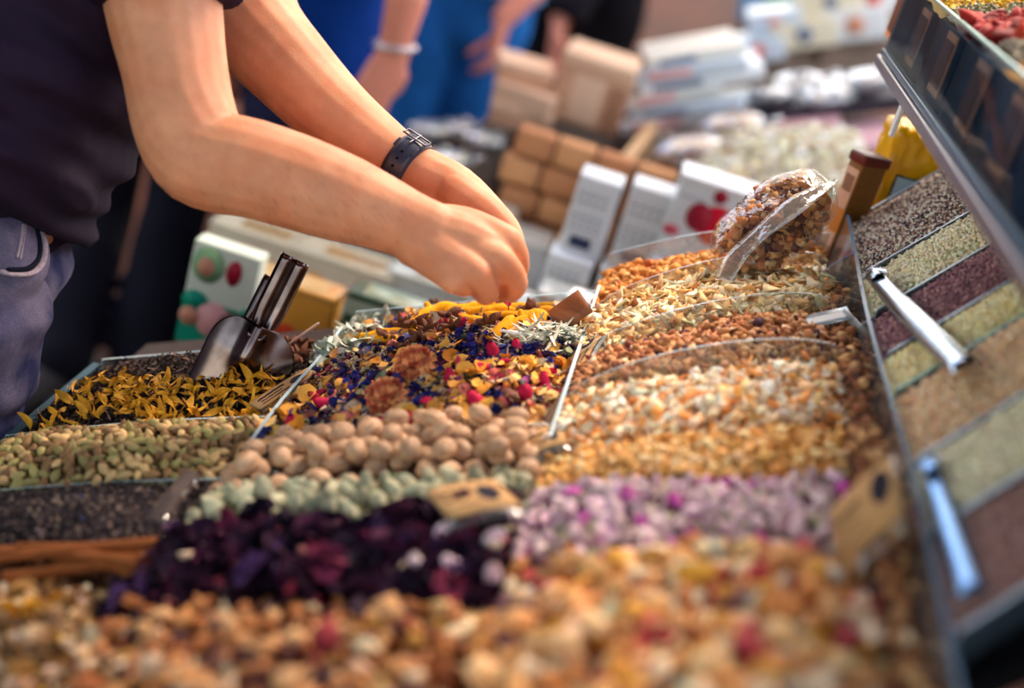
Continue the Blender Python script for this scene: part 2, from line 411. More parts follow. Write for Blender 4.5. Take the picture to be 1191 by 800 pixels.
heap_obj('chamomile_flowers', 'heap of cream and yellow dried flower heads beside the cinnamon', 'flower', hCham,
    [(FLORET, 1500, (.010, .018), .6, .002, .004, [((214, 178, 130), 4), ((186, 138, 82), 3), ((230, 210, 178), 1.6), ((196, 140, 40), 1.4), ((112, 82, 56), 2.2)]),
     (CRUMB, 700, (.006, .010), .5, .003, .003, [((206, 156, 40), 2), ((224, 208, 176), 2), ((130, 90, 50), 1)])], (88, 68, 48), DRY)

# ---- middle column
hMix = Heap(X2, X3, 1.090, 1.430, A=.030, base=-.017, seed=6, noise=.005)
MIXPAL = [((46, 48, 108), 1.6), ((66, 60, 124), .8), ((230, 168, 90), 3.0), ((236, 186, 120), 2.0), ((196, 52, 84), 1.0), ((226, 120, 110), 1.0), ((120, 74, 60), 1.6), ((206, 190, 160), 1.8), ((150, 156, 120), 1.0), ((60, 40, 56), 1.8), ((150, 70, 140), .5)]
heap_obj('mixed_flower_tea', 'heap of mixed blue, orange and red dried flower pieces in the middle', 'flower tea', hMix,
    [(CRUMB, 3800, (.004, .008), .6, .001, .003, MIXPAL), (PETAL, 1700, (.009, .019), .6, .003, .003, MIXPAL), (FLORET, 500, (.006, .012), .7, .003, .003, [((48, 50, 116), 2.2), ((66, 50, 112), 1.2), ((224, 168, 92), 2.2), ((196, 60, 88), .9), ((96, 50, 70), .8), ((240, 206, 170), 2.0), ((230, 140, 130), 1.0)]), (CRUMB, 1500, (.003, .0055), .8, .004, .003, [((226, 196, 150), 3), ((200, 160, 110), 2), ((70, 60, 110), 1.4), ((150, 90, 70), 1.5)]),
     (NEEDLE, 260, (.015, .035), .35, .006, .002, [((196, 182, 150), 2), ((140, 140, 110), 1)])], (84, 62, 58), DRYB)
hNut = Heap(X2, X3, .985, 1.090, A=.018, base=-.014, seed=7)
hBud = Heap(X2, X3, .915, .985, A=.016, base=-.012, seed=8)
hHib = Heap(X2, X3, .800, .915, A=.020, base=-.010, seed=9)
heap_obj('hibiscus_flowers', 'heap of dark purple dried hibiscus flowers in front of the green buds', 'flower', hHib,
    [(FLORET, 620, (.018, .032), .8, .003, .006, [((50, 26, 46), 4), ((74, 32, 58), 2.5), ((34, 22, 40), 4), ((120, 44, 70), .4), ((92, 60, 104), .8)]),
     (CRUMB, 110, (.008, .013), .6, .010, .004, [((214, 130, 120), 2), ((226, 196, 170), 1.2), ((170, 60, 80), 2)])], (34, 20, 34), DRY)
hOrL = Heap(X2, X3, YN, .800, A=.036, base=-.016, seed=10)
ORPAL = [((196, 132, 80), 4), ((214, 164, 112), 3), ((160, 96, 54), 3), ((230, 200, 164), 1.6), ((96, 54, 46), 2.2), ((140, 50, 56), .8), ((186, 140, 64), 1.0), ((62, 42, 54), 1.6)]
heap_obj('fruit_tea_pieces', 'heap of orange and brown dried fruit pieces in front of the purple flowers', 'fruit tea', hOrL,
    [(CRUMB, 1250, (.009, .021), .8, .002, .006, ORPAL), (CHIP, 420, (.012, .024), .8, .005, .006, ORPAL)], (54, 32, 28), DRYB)  # mound coloured dark to put shade into the gaps between pieces

# ---- right column (the heaps bulge)
hCru = Heap(X3, X4, 1.375, 1.530, A=.028, base=-.012, seed=11, skew=.40, sk1=.05)
heap_obj('dried_apple_cubes', 'heap of small golden orange dried fruit cubes under the clear bag', 'dried fruit', hCru,
    [(CRUMB, 2600, (.008, .014), .8, .002, .003, [((226, 160, 84), 4), ((208, 132, 60), 3), ((238, 192, 124), 2.2), ((176, 100, 52), 1.0)])], (130, 80, 46), DRYB)
hChi = Heap(X3, X4, 1.240, 1.375, A=.034, base=-.006, seed=12, skew=.36, sk1=.40)
heap_obj('pale_wood_chips', 'heap of pale cream flat dried chips in the right column', 'dried chips', hChi,
    [(CHIP, 3400, (.010, .019), .55, .002, .003, [((250, 222, 174), 4), ((242, 198, 134), 3), ((252, 236, 206), 2.6), ((226, 162, 96), 1.5), ((186, 122, 74), .4)])], (176, 130, 86), DRYB)
hRed = Heap(X3, X4, 1.135, 1.240, A=.030, base=-.010, seed=13, skew=.22, sk1=.36)
heap_obj('brown_fruit_granules', 'heap of reddish brown dried granules in front of the pale chips', 'dried fruit', hRed,
    [(CRUMB, 3000, (.007, .012), .8, .002, .003, [((190, 130, 86), 4), ((166, 104, 68), 3), ((216, 162, 114), 2.4), ((120, 66, 52), 1.2), ((84, 52, 70), .4)]), (CHIP, 350, (.008, .014), .6, .003, .003, [((232, 200, 160), 1), ((200, 140, 96), 2)])], (106, 62, 44), DRYB)
hPale = Heap(X3, X4, 1.020, 1.135, A=.032, base=-.012, seed=14, skew=.08, sk1=.22)
heap_obj('orange_peel_chips', 'heap of white and orange chopped peel in front of the brown granules', 'dried peel', hPale,
    [(CHIP, 2300, (.009, .017), .7, .002, .004, [((248, 226, 196), 4), ((244, 196, 140), 3), ((236, 156, 84), 1.8), ((250, 240, 224), 2.5), ((212, 140, 80), 1.2)]), (CRUMB, 800, (.007, .012), .7, .003, .003, [((246, 222, 190), 3), ((240, 170, 90), 1.4)])], (206, 150, 102), DRYB)
hTan = Heap(X3, X4, .955, 1.025, A=.018, base=-.008, seed=15, skew=.04, sk1=.08)
heap_obj('golden_root_pieces', 'heap of golden tan chopped root between the pale peel and the pink buds', 'dried root', hTan,
    [(CRUMB, 1300, (.007, .012), .7, .001, .003, [((228, 178, 108), 4), ((208, 148, 78), 3), ((240, 208, 156), 2)])], (166, 112, 62), DRYB)
hRose = Heap(X3, X4, .840, .962, A=.020, base=-.016, seed=16)
heap_obj('dried_flower_bed', 'pale green and lilac crumbled leaves under the pink rosebuds', 'flower tea', hRose,
    [(PETAL, 1300, (.009, .017), .7, .002, .004, [((190, 186, 160), 3), ((206, 176, 190), 2.5), ((170, 150, 150), 1.6), ((150, 150, 120), 1.6), ((180, 110, 160), .9), ((110, 80, 100), 1)])], (120, 104, 100), DRYB)
hOrR = Heap(X3, X4, YN, .843, A=.040, base=-.016, seed=17)
ORP2 = [((218, 160, 104), 4), ((230, 186, 136), 3), ((196, 128, 72), 2.4), ((240, 212, 176), 1.8), ((208, 150, 60), 1.6), ((176, 60, 70), .5), ((110, 74, 84), .7), ((204, 206, 180), .8)]
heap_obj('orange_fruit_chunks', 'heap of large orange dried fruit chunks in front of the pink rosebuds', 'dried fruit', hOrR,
    [(CRUMB, 1050, (.012, .029), .8, .002, .007, ORP2), (CHIP, 330, (.014, .026), .8, .006, .006, ORP2)], (84, 48, 32), DRYB)  # dark mound colour deepens the shaded gaps between the chunks

# ------------------------------------------------------------------ individual pieces lying on the heaps
def spread(heap, n, mind, m=.03, tries=60, urange=(0, 1), vrange=(0, 1)):
    out = []
    for _ in range(n * tries):
        u = random.uniform(max(m, urange[0]), min(1 - m, urange[1])); v = random.uniform(max(m, vrange[0]), min(1 - m, vrange[1])); x, y = heap.xy(u, v)
        if all((x - a) ** 2 + (y - b) ** 2 > mind * mind for a, b in out): out.append((x, y))
        if len(out) >= n: break
    return out
def mrot(heap, x, y, tilt=.3, spin=None):
    n = heap.normal(np.array([x]), np.array([y])); q = rand_rots(1, tilt, n)[0]; return Matrix(q.tolist()).to_euler(), n[0]
def place(proto_list, name, heap, spots, lift, tilt, label, cat, group, smin, smax, flat=None):
    res = []
    for i, (x, y) in enumerate(spots):
        src = proto_list[i % len(proto_list)]
        o = src if i < len(proto_list) else src.copy()
        if i >= len(proto_list): COL.objects.link(o)
        e, n = mrot(heap, x, y, tilt); s = random.uniform(smin, smax)
        zz = float(heap.z(x, y)); o.location = (x + n[0] * lift, y + n[1] * lift, zz + n[2] * lift); o.rotation_euler = e; o.scale = (s, s, s)
        tag(o, label, cat, group); o.name = name; res.append(o)
    return res
# cardamom: the pods one can see are things, the crumbs between them stuff
heap_obj('cardamom_husks', 'olive green pod husks and crumbs underneath the cardamom pods', 'spice', hCard,
    [(POD, 1100, (.011, .016), .6, -.003, .002, [((168, 150, 98), 3), ((140, 118, 74), 3), ((108, 86, 56), 3), ((200, 180, 130), 1)])], (52, 42, 30), DRY)
podm = [mat('cardamom_green', (160, 146, 88), .6, objvar=.30, var=.14, vscale=4, spec=.3), mat('cardamom_tan', (200, 166, 112), .6, objvar=.30, var=.14, vscale=4, spec=.3), mat('cardamom_brown', (140, 104, 66), .6, objvar=.30, var=.14, vscale=4, spec=.3)]
pods = [mesh_obj('cardamom_pod', *p_pod(k), podm[k]) for k in range(3)]
place(pods, 'cardamom_pod', hCard, spread(hCard, 285, .0080), .004, .7, 'olive green cardamom pod in the heap between tea leaves and black seeds', 'spice', 'cardamom pods in the left column', .0135, .0185)
# nutmegs
heap_obj('nutmeg_dust', 'dark brown crumbs in the gaps under the nutmegs', 'spice', hNut, [(CRUMB, 500, (.004, .009), .6, 0, .002, [((120, 92, 74), 1), ((90, 66, 54), 1)])], (78, 58, 50), DRY)
def nutmeg(k):
    v, f = sphere(seg=18, rings=12); r = np.random.default_rng(900 + k); v = v * np.array([.62, .48, .47])
    for i in range(len(v)):
        d = mnoise.noise(Vector(v[i]) * 3 + Vector((k * 5, 0, 0))) * .05 + .018 * math.sin(14 * math.atan2(v[i][1], v[i][2]) + 4 * v[i][0]); v[i] *= 1 + d
    return v, f
nutm = mat('nutmeg_shell', (204, 168, 134), .55, objvar=.20, var=.16, vscale=5, color2=(170, 130, 98), c2scale=2.5, spec=.35, bump=.3, bscale=6, stretch=(.6, 3, 3))
nuts = [mesh_obj('nutmeg', *nutmeg(k), nutm) for k in range(4)]
sp = spread(hNut, 92, .0165, m=.02) ; place(nuts, 'nutmeg', hNut, sp, .008, .4, 'smooth pale brown nutmeg in the middle heap', 'nutmeg', 'nutmegs in the middle column', .0165, .0205)
sp2 = spread(hNut, 34, .021, m=.08, vrange=(.25, .95)); 
for (x, y) in sp2:
    o = random.choice(nuts).copy(); COL.objects.link(o); e, n = mrot(hNut, x, y, .5); s = random.uniform(.0165, .020)
    o.location = (x + n[0] * .019, y + n[1] * .019, float(hNut.z(x, y)) + n[2] * .019); o.rotation_euler = e; o.scale = (s, s, s)
# dried buds
def rosebud(k):
    ps = []; r = np.random.default_rng(950 + k)
    for L in range(3):
        for i in range(4):
            a = 2 * PI * (i + L * .37) / 4
            def fn(u, v, L=L):
                w = (u - .5) * 1.9; rr = (.30 + .05 * L) * math.sin(PI * (.12 + .80 * v)) ** .7 * (1 - .06 * L); z = v * (1.0 - .12 * L) - .45
                return [rr * math.cos(w), rr * math.sin(w), z]
            ps.append(xf(grid(5, 6, fn), rotm(0, r.normal(0, .05), a)))
    bud = join(*ps); nb = len(bud[1]); se = []
    for i in range(5):
        v, f = p_petal(40 + i); v = v * np.array([.5, .35, .5]) + np.array([.28, 0, 0]); se.append(xf((v, f), rotm(0, -1.0, 2 * PI * i / 5), t=(0, 0, -.42)))
    st = tube([(0, 0, -.45), (0.02, 0, -.7)], [.07, .05], 6, 1); s2 = join(*se, st)
    V, Fs = join(bud, s2); return V, Fs, [0] * nb + [1] * len(s2[1])
def budset(name, m1, m2, n=3):
    out = []
    for k in range(n):
        V, Fs, mi = rosebud(k); out.append(mesh_obj(name, V, Fs, mats=[m1, m2], matidx=mi))
    return out
sep = mat('bud_sepal', (150, 156, 116), .7, objvar=.15, var=.15, vscale=8)
heap_obj('crushed_green_buds', 'grey green crumbled leaves under the dried green buds', 'flower tea', hBud, [(PETAL, 700, (.008, .014), .7, 0, .003, [((150, 146, 112), 3), ((112, 104, 84), 2), ((196, 186, 156), 1)])], (84, 74, 62), DRY)
gb = budset('green_bud', mat('pale_green_petal', (186, 180, 150), .65, objvar=.32, var=.2, vscale=4, color2=(136, 144, 124), c2scale=3), sep)
place(gb, 'green_bud', hBud, spread(hBud, 80, .0130), .010, 1.2, 'pale greenish dried bud between the nutmegs and the purple flowers', 'bud', 'green buds in the middle column', .018, .025)
pb = budset('pink_rosebud', mat('pink_petal', (234, 212, 208), .6, objvar=.30, var=.2, vscale=5, color2=(212, 172, 200), c2scale=2.5), sep)
mb = budset('magenta_rosebud', mat('magenta_petal', (186, 60, 158), .6, objvar=.25, var=.2, vscale=5, color2=(214, 130, 190), c2scale=2.5), sep)
spr = spread(hRose, 165, .0112); random.shuffle(spr)
place(pb, 'pink_rosebud', hRose, spr[:120], .008, 1.1, 'pale pink dried rosebud in the right column', 'rosebud', 'pink rosebuds in the right column', .014, .021)
place(mb, 'magenta_rosebud', hRose, spr[120:], .009, 1.1, 'deep magenta dried rosebud among the pale pink ones', 'rosebud', 'magenta rosebuds in the right column', .013, .018)
sh_ = spread(hHib, 9, .024, urange=(.76, 1))
for i, (x, y) in enumerate(sh_):
    o = pb[i % 3].copy(); COL.objects.link(o); e, n = mrot(hHib, x, y, 1.0); o.location = (x, y, float(hHib.z(x, y)) + .018); o.rotation_euler = e; o.scale = (.019,) * 3
    tag(o, 'pale pink rosebud spilled onto the dark purple hibiscus', 'rosebud', 'rosebuds spilled onto the hibiscus')
# marigold petals over the tea
petm = mat('yellow_petal', (214, 148, 30), .55, objvar=.22, var=.18, vscale=3, color2=(232, 172, 48), c2scale=2)
def mpetal(k):
    v, f = p_strip(900 + k, [.28, .18, .23, .15][k % 4], 11, 1.4, 1.7); return thick((v, f), .012) if False else (v, f)
mp = [mesh_obj('marigold_petal', *mpetal(k), petm) for k in range(8)]
spots = [(x, y) for (x, y) in spread(hTea, 420, .0075, tries=20)]
def inzone(x, y):
    px, py, _ = proj((x, y, float(hTea.z(x, y))))
    if 105 < px < 325 and 441 < py < 512: return random.random() < (.92 if px > 140 and py > 449 else .4)
    if 0 < px < 120 and 455 < py < 530: return random.random() < .32
    return 300 < px < 350 and 470 < py < 520 and random.random() < .4
spots = [s for s in spots if inzone(*s)]
spots += [(x + random.uniform(-.006, .006), y + random.uniform(-.006, .006)) for (x, y) in spots if random.random() < .55]
place(mp, 'marigold_petal', hTea, spots, .007, .8, 'curled yellow orange petal strewn over the dark tea leaves', 'petal', 'yellow petals on the tea leaves', .017, .034)
# star anise
def anise(k):
    ps = []; r = np.random.default_rng(70 + k)
    for i in range(8):
        L = r.uniform(.42, .55)
        pod = tube([(0.03, 0, 0), (L * .45, 0, .01), (L * .8, 0, .03), (L, 0, .07)], [(.03, .05), (.085, .10), (.06, .075), (.01, .015)], 8, 3)
        cleft = tube([(L * .2, 0, .09), (L * .5, 0, .105), (L * .85, 0, .095)], [(.012, .02), (.028, .02), (.01, .015)], 6, 2)
        ps.append(xf(join(pod, cleft), rotm(0, -r.uniform(.05, .3), 2 * PI * i / 8 + r.normal(0, .06))))
    return join(*ps)
anm = mat('star_anise_brown', (112, 72, 54), .6, objvar=.2, var=.25, vscale=6)
an = [mesh_obj('star_anise', *anise(k), anm) for k in range(3)]
def S_on(heap, px, py):
    p = S(px, py)
    for _ in range(6): p = onplane(px, py, np.array([p[0], p[1], float(heap.z(p[0], p[1]))]), heap.normal(np.array([p[0]]), np.array([p[1]]))[0])
    return float(p[0]), float(p[1])
apx = [(470, 392), (485, 385), (500, 395), (520, 378), (455, 402), (545, 372), (570, 385), (512, 366), (600, 376), (492, 405), (530, 392), (585, 366), (475, 412), (622, 372)]
place(an, 'star_anise', hMix, [S_on(hMix, *a) for a in apx], .010, .5, 'brown star anise at the back of the mixed flowers', 'star anise', 'star anise behind the mixed flowers', .030, .038)
ax2 = [(322, 420), (335, 413), (345, 424), (330, 432), (350, 411), (316, 410)]
for i, a in enumerate(ax2):
    o = an[i % 3].copy(); COL.objects.link(o); x, y = S_on(hTea, *a); e, n = mrot(hTea, x, y, .5); o.location = (x, y, float(hTea.z(x, y)) + .010); o.rotation_euler = e; o.scale = (.034,) * 3
    tag(o, 'brown star anise lying to the right of the metal scoop', 'star anise', 'star anise beside the scoop')
# turmeric roots
turm = mat('turmeric_skin', (236, 170, 16), .6, objvar=.1, var=.12, vscale=90, color2=(206, 134, 18), c2scale=50, bump=.3, bscale=120)
def turmeric(k):
    r = np.random.default_rng(30 + k); b = r.uniform(-.16, .16); n = 7
    pts = [((i / (n - 1)) - .5, b * math.sin(PI * i / (n - 1)), .03 * math.sin(3 * i)) for i in range(n)]
    rad = [.075, .10, .118, .105, .118, .10, .06]; rad = [x * r.uniform(.9, 1.1) for x in rad]; a = tube(pts, rad, 12, 4)
    kn = tube([(.1, b * .8, 0), (.16, b + .16, .04)], [.07, .05], 10, 2); return join(a, kn) if k % 2 else a
tu = [mesh_obj('turmeric_root', *turmeric(k), turm) for k in range(4)]
tpx = [(440, 404, -.45), (458, 398, -.2), (540, 375, -.5), (560, 370, .1), (585, 368, .15), (612, 372, .1), (635, 376, .1), (600, 384, .9), (575, 393, 1.2), (645, 384, .3), (555, 381, -.7), (618, 390, 1.4), (530, 366, .3), (500, 378, 1.0), (665, 381, .2), (590, 376, -.1), (630, 366, .2)]
for i, (a, b, rz) in enumerate(tpx):
    o = tu[i] if i < 4 else tu[i % 4].copy()
    if i >= 4: COL.objects.link(o)
    x, y = S_on(hMix, a, b); o.location = (x, y, float(hMix.z(x, y)) + .008); o.rotation_euler = (random.uniform(-.5, .5), -.36, rz); o.scale = (random.uniform(.052, .066),) * 3
    if i < 2: tag(o, 'bright yellow turmeric root lying apart near the grey sage leaves', 'turmeric', 'turmeric roots by the sage leaves')
    else: tag(o, 'bright yellow turmeric root at the back of the flower heap', 'turmeric', 'turmeric roots behind the flowers')
# sage leaves: a tangle of grey green pieces
def patch(name, label, cat, heap, cpx, n, spread_m, protos, size, tilt, lift, pal, m, asp=None):
    cs = [S_on(heap, *c) for c in cpx]; k = rng.integers(0, len(cs), n); x = np.array([cs[i][0] for i in k]) + rng.normal(0, spread_m, n); y = np.array([cs[i][1] for i in k]) + rng.normal(0, spread_m * .8, n)
    x = np.clip(x, heap.x0 + .004, heap.x1 - .004); y = np.clip(y, heap.y0 + .004, heap.y1 - .002)
    nm = heap.normal(x, y); p = np.stack([x, y, heap.z(x, y)], 1) + nm * (lift + np.abs(rng.normal(0, .004, n)))[:, None]
    V, Fa, C = scatter(protos, p, rand_rots(n, tilt, nm), rng.uniform(size[0], size[1], n), palette(n, pal)); o = mesh_obj(name, V, Fa, m, col=C); recenter(o, V.mean(0)); tag(o, label, cat, None, 'stuff'); return o
SAGE = [((196, 204, 192), 3), ((166, 174, 156), 2), ((220, 222, 208), 1.8), ((120, 116, 96), .8)]
patch('sage_leaves', 'curled grey green dried sage leaves left of the star anise', 'dried leaves', hMix, [(395, 405), (415, 392), (430, 382), (380, 415), (405, 415), (368, 425), (440, 376)], 260, .011, SHRED, (.018, .036), .6, .006, SAGE, DRYB)
patch('lavender_stalks', 'bundle of pale grey green stalks right of the turmeric roots', 'dried stalks', hMix, [(640, 395), (625, 400), (655, 402), (610, 405)], 130, .009, NEEDLE, (.02, .045), .3, .008, SAGE, DRYB)
patch('orange_petal_bits', 'loose orange petals on the right of the flower heap', 'petals', hMix, [(640, 430), (620, 440), (650, 450), (600, 400), (560, 470), (500, 490), (350, 470), (345, 500), (330, 490), (470, 430), (520, 430), (600, 440), (560, 450)], 120, .018, PETAL, (.010, .020), .6, .007, [((236, 176, 76), 3), ((226, 150, 50), 2), ((240, 190, 120), 2)], DRYB)
patch('blue_cornflower_bits', 'deep blue dried cornflower pieces scattered across the flower heap', 'petals', hMix, [(530, 405), (560, 410), (590, 415), (500, 415), (420, 455), (620, 420), (600, 420), (545, 425), (480, 470)], 170, .018, FLORET, (.006, .011), .8, .005, [((44, 48, 122), 3), ((62, 56, 136), 2), ((60, 44, 84), 1.5)], DRYB)
# red rosebuds, strawflowers
rb = budset('red_rosebud', mat('red_petal', (190, 36, 74), .6, objvar=.25, var=.2, vscale=5), sep)
rpx = [(538, 388), (575, 420), (600, 415), (640, 445), (650, 460), (630, 455), (655, 480), (560, 440), (525, 450), (500, 480), (370, 472), (345, 505), (380, 480), (460, 500), (555, 475), (480, 498), (610, 470), (440, 505), (585, 435), (645, 470)]
place(rb, 'red_rosebud', hMix, [S_on(hMix, *a) for a in rpx], .010, 1.0, 'small crimson dried rosebud in the mixed flower heap', 'rosebud', 'red rosebuds in the mixed flowers', .015, .021)
def straw(k):
    ps = []
    for L in range(4):
        for i in range(14):
            v, f = p_petal(k * 3 + i % 5); v = v * np.array([.42, .22, .3]) + np.array([.30 - .04 * L, 0, 0]); ps.append(xf((v, f), rotm(0, .25 - .38 * L, 2 * PI * (i + .5 * L) / 14), t=(0, 0, .02 * L)))
    ps.append(sphere((0, 0, .08), .14, 10, 6, (1, 1, .6))); return join(*ps)
sf = [mesh_obj('strawflower', *straw(k), mat('strawflower_red', (176, 76, 52), .6, var=.3, vscale=5, color2=(230, 160, 104), c2scale=4)) for k in range(2)]
for o, (a, b), lb in zip(sf, [(478, 440), (445, 478)], ['upper of two rusty red strawflower heads on the flower heap', 'lower of two rusty red strawflower heads, close to the nutmegs']):
    x, y = S_on(hMix, a, b); o.location = (x, y, float(hMix.z(x, y)) + .016); o.rotation_euler = (.5, -.5, .4); o.scale = (.042, .042, .030); tag(o, lb, 'strawflower')
# cinnamon sticks
def quill(k):
    r = np.random.default_rng(60 + k)
    def fn(u, v):
        a = (u - .5) * 2 * PI * 1.5; rr = .045 * (1 - .28 * abs(u - .5) * 2); s = 1 if a > 0 else -1
        return [(v - .5), rr * math.cos(a) + (.02 if a > 0 else -.02), rr * math.sin(abs(a)) * 1.0 * s * .9]
    return thick(grid(22, 6, fn), .006)
cinm = mat('cinnamon_bark', (150, 88, 48), .65, objvar=.15, var=.2, vscale=6, bump=.4, bscale=15, stretch=(1, 6, 6))
cs = [mesh_obj('cinnamon_stick', *quill(k), cinm) for k in range(2)]
cpx = [(30, 652, .0), (85, 651, -.1), (100, 656, .05), (20, 662, .1), (60, 664, -.25), (110, 668, -.55), (75, 672, .2), (130, 664, -.2), (10, 672, .1), (150, 672, -.7)]
for i, (a, b, rz) in enumerate(cpx):
    o = cs[i] if i < 2 else cs[i % 2].copy()
    if i >= 2: COL.objects.link(o)
    p = S(a, b); o.location = (p[0], p[1], float(hCin.z(p[0], p[1])) + .012 + .003 * (i % 3)); o.rotation_euler = (random.uniform(0, 6), -math.atan(TS) + random.uniform(-.05, .05), rz); s = random.uniform(.085, .11); o.scale = (s, s * .8, s * .8)
    tag(o, 'brown rolled cinnamon stick in front of the black seeds', 'cinnamon', 'cinnamon sticks in the left column')
# ------------------------------------------------------------------ display furniture
acr = clear_mat('clear_acrylic', (236, 242, 244), .04, .55, .03, .03)
acr_edge = mat('acrylic_edge', (160, 186, 196), .25, spec=.6)
wood_d = mat('dark_stained_wood', (58, 44, 38), .6, var=.2, vscale=20, stretch=(1, 8, 8))
teal_p = mat('teal_painted_board', (34, 66, 78), .5, var=.1, vscale=15)
black_c = mat('black_cloth', (14, 13, 16), .9, var=.2, vscale=30)
blue_p = mat('blue_plastic', (48, 70, 104), .35, var=.06, vscale=12)
def sheet(pts_top, pts_bot, th, axis):
    """thin vertical sheet: polyline top and bottom, thickness th along 'axis'; top edge gets material 1"""
    n = len(pts_top); a = np.asarray(axis, float) * th / 2
    T, B = np.asarray(pts_top, float), np.asarray(pts_bot, float)
    V = np.vstack([T - a, T + a, B - a, B + a]); f, mi = [], []
    for i in range(n - 1):
        f.append((i, i + 1, 2 * n + i + 1, 2 * n + i)); mi.append(0); f.append((n + i + 1, n + i, 3 * n + i, 3 * n + i + 1)); mi.append(0)
        f.append((i, n + i, n + i + 1, i + 1)); mi.append(1); f.append((2 * n + i, 2 * n + i + 1, 3 * n + i + 1, 3 * n + i)); mi.append(0)
    for i in (0, n - 1): f.append((i, 2 * n + i, 3 * n + i, n + i)); mi.append(1)
    return V, f, mi
def add_sheet(name, top, bot, th, axis, parent, mats):
    V, f, mi = sheet(top, bot, th, axis); o = mesh_obj(name, V, f, mats=mats, matidx=mi, smooth=False); o.parent = parent; o.location = -parent.location; return o
disp = empty('spice_display', (-.13, 1.0, 0)); tag(disp, 'long sloping spice stand with clear dividers that holds all the heaps in front', 'display stand')
xs = [X1 - .01, .245]
child('base_board', (np.array([[x, y, zplane(x) - d] for d in (.05, .075) for y in (YN - .02, 1.55) for x in xs]), box(0, 1, 0, 1, 0, 1)[1]), wood_d, disp, smooth=False)
child('outer_board', (np.array([[x, y, zplane(X1) + h] for h in (-.13, -.012) for y in (YN - .02, 1.38) for x in (X1 - .010, X1 - .002)]), box(0, 1, 0, 1, 0, 1)[1]), teal_p, disp, smooth=False)
child('cloth_skirt', (np.array([[x, y, z] for z in (.05, zplane(X1) - .06) for y in (YN, 1.42) for x in (X1 + .0, X1 + .006)]), box(0, 1, 0, 1, 0, 1)[1]), black_c, disp, smooth=False)
for lx in (X1 + .03, .21):
    for ly in (YN + .03, 1.5): child('leg', bbox(lx - .02, lx + .02, ly - .02, ly + .02, 0, zplane(lx) - .06, .003), wood_d, disp)
cols = [(X1, X2, [1.150, 1.016, .902, .850], .010, 0), (X2, X3, [1.090, .985, .915, .800], .008, 0), (X3, X4, [(1.375, .40), (1.240, .36), (1.135, .22), 1.022, .960, .842], .010, .030)]
for (a, b, ys, up, A) in cols:
    for y in ys:
        sk_ = 0
        if isinstance(y, tuple): y, sk_ = y
        u = np.linspace(0, 1, 25); x = a + .003 + (b - a - .006) * u
        arc = A * (4 * u * (1 - u)) ** .6 * (1.0 if y > 1.1 else .7) + (.004 * np.sin(PI * u) if A == 0 else 0)
        z = zplane(x) + up - .006 + arc + (.006 if (A and y > 1.1) else 0) - (.020 if y < 1.0 else 0) - (.016 if A and y < 1.1 else 0)
        add_sheet('divider', np.stack([x, y + sk_ * (x - a), z], 1), np.stack([x, y + sk_ * (x - a), zplane(x) - .05], 1), .0022, (0, 1, 0), disp, [acr, acr_edge])
for x, up, y1 in ((X2, .012, 1.375), (X3, .014, 1.43)):
    y = np.linspace(YN, y1, 30); z = zplane(x) + up + .003 * np.sin(y * 23) - .040 * np.clip((1.04 - y) / .09, 0, 1)
    add_sheet('column_divider', np.stack([np.full_like(y, x), y, z], 1), np.stack([np.full_like(y, x), y, np.full_like(y, zplane(x) - .05)], 1), .003, (1, 0, 0), disp, [acr, acr_edge])
for (a, b, y, up) in ((X1, X2, 1.378, -.004), (X2, X3, 1.433, .010), (X3, X4, 1.533, .022)):
    u = np.linspace(0, 1, 20); x = a + (b - a) * u; z = zplane(x) + up + (.016 * np.sin(PI * u) if a == X3 else 0)
    add_sheet('back_panel', np.stack([x, np.full_like(x, y), z], 1), np.stack([x, np.full_like(x, y), zplane(x) - .05], 1), .0025, (0, 1, 0), disp, [acr, acr_edge])
ywall = np.linspace(YN, 1.60, 40)
wtop = 1.022 + .004 * np.sin(ywall * 9)
add_sheet('side_panel', np.stack([np.full_like(ywall, .236), ywall, wtop], 1), np.stack([np.full_like(ywall, .236), ywall, np.full_like(ywall, .93)], 1), .004, (1, 0, 0), disp, [acr, mat('panel_edge_bluish', (120, 150, 178), .25, spec=.6)])
# sloping inner gussets of the side panel (clear triangles seen by the pale chips)
for y in (1.40, 1.29):
    child('gusset', (np.array([[.205, y, zplane(.205) - .02], [.205, y + .003, zplane(.205) - .02], [.234, y, zplane(.234) - .02], [.234, y + .003, zplane(.234) - .02], [.232, y, 1.03], [.232, y + .003, 1.03], [.209, y, zplane(.2) + .024], [.209, y + .003, zplane(.2) + .024]]),
        [(0, 2, 4, 6), (1, 7, 5, 3), (0, 1, 3, 2), (2, 3, 5, 4), (4, 5, 7, 6), (6, 7, 1, 0)]), acr, disp, smooth=False)
# brown bits piled against the inside of the side panel
hSide = Heap(.216, .2335, YN, 1.40, A=.010, base=.000, seed=20, pu=.3, pv=.2)
heap_obj('spilled_fruit_bits', 'brown mixed bits spilled along the foot of the clear side panel', 'spilled spice', hSide,
    [(CRUMB, 900, (.007, .013), .8, .001, .002, [((170, 116, 76), 3), ((140, 88, 60), 3), ((206, 160, 110), 1.5), ((96, 64, 54), 1.5)])], (104, 70, 52), DRY)

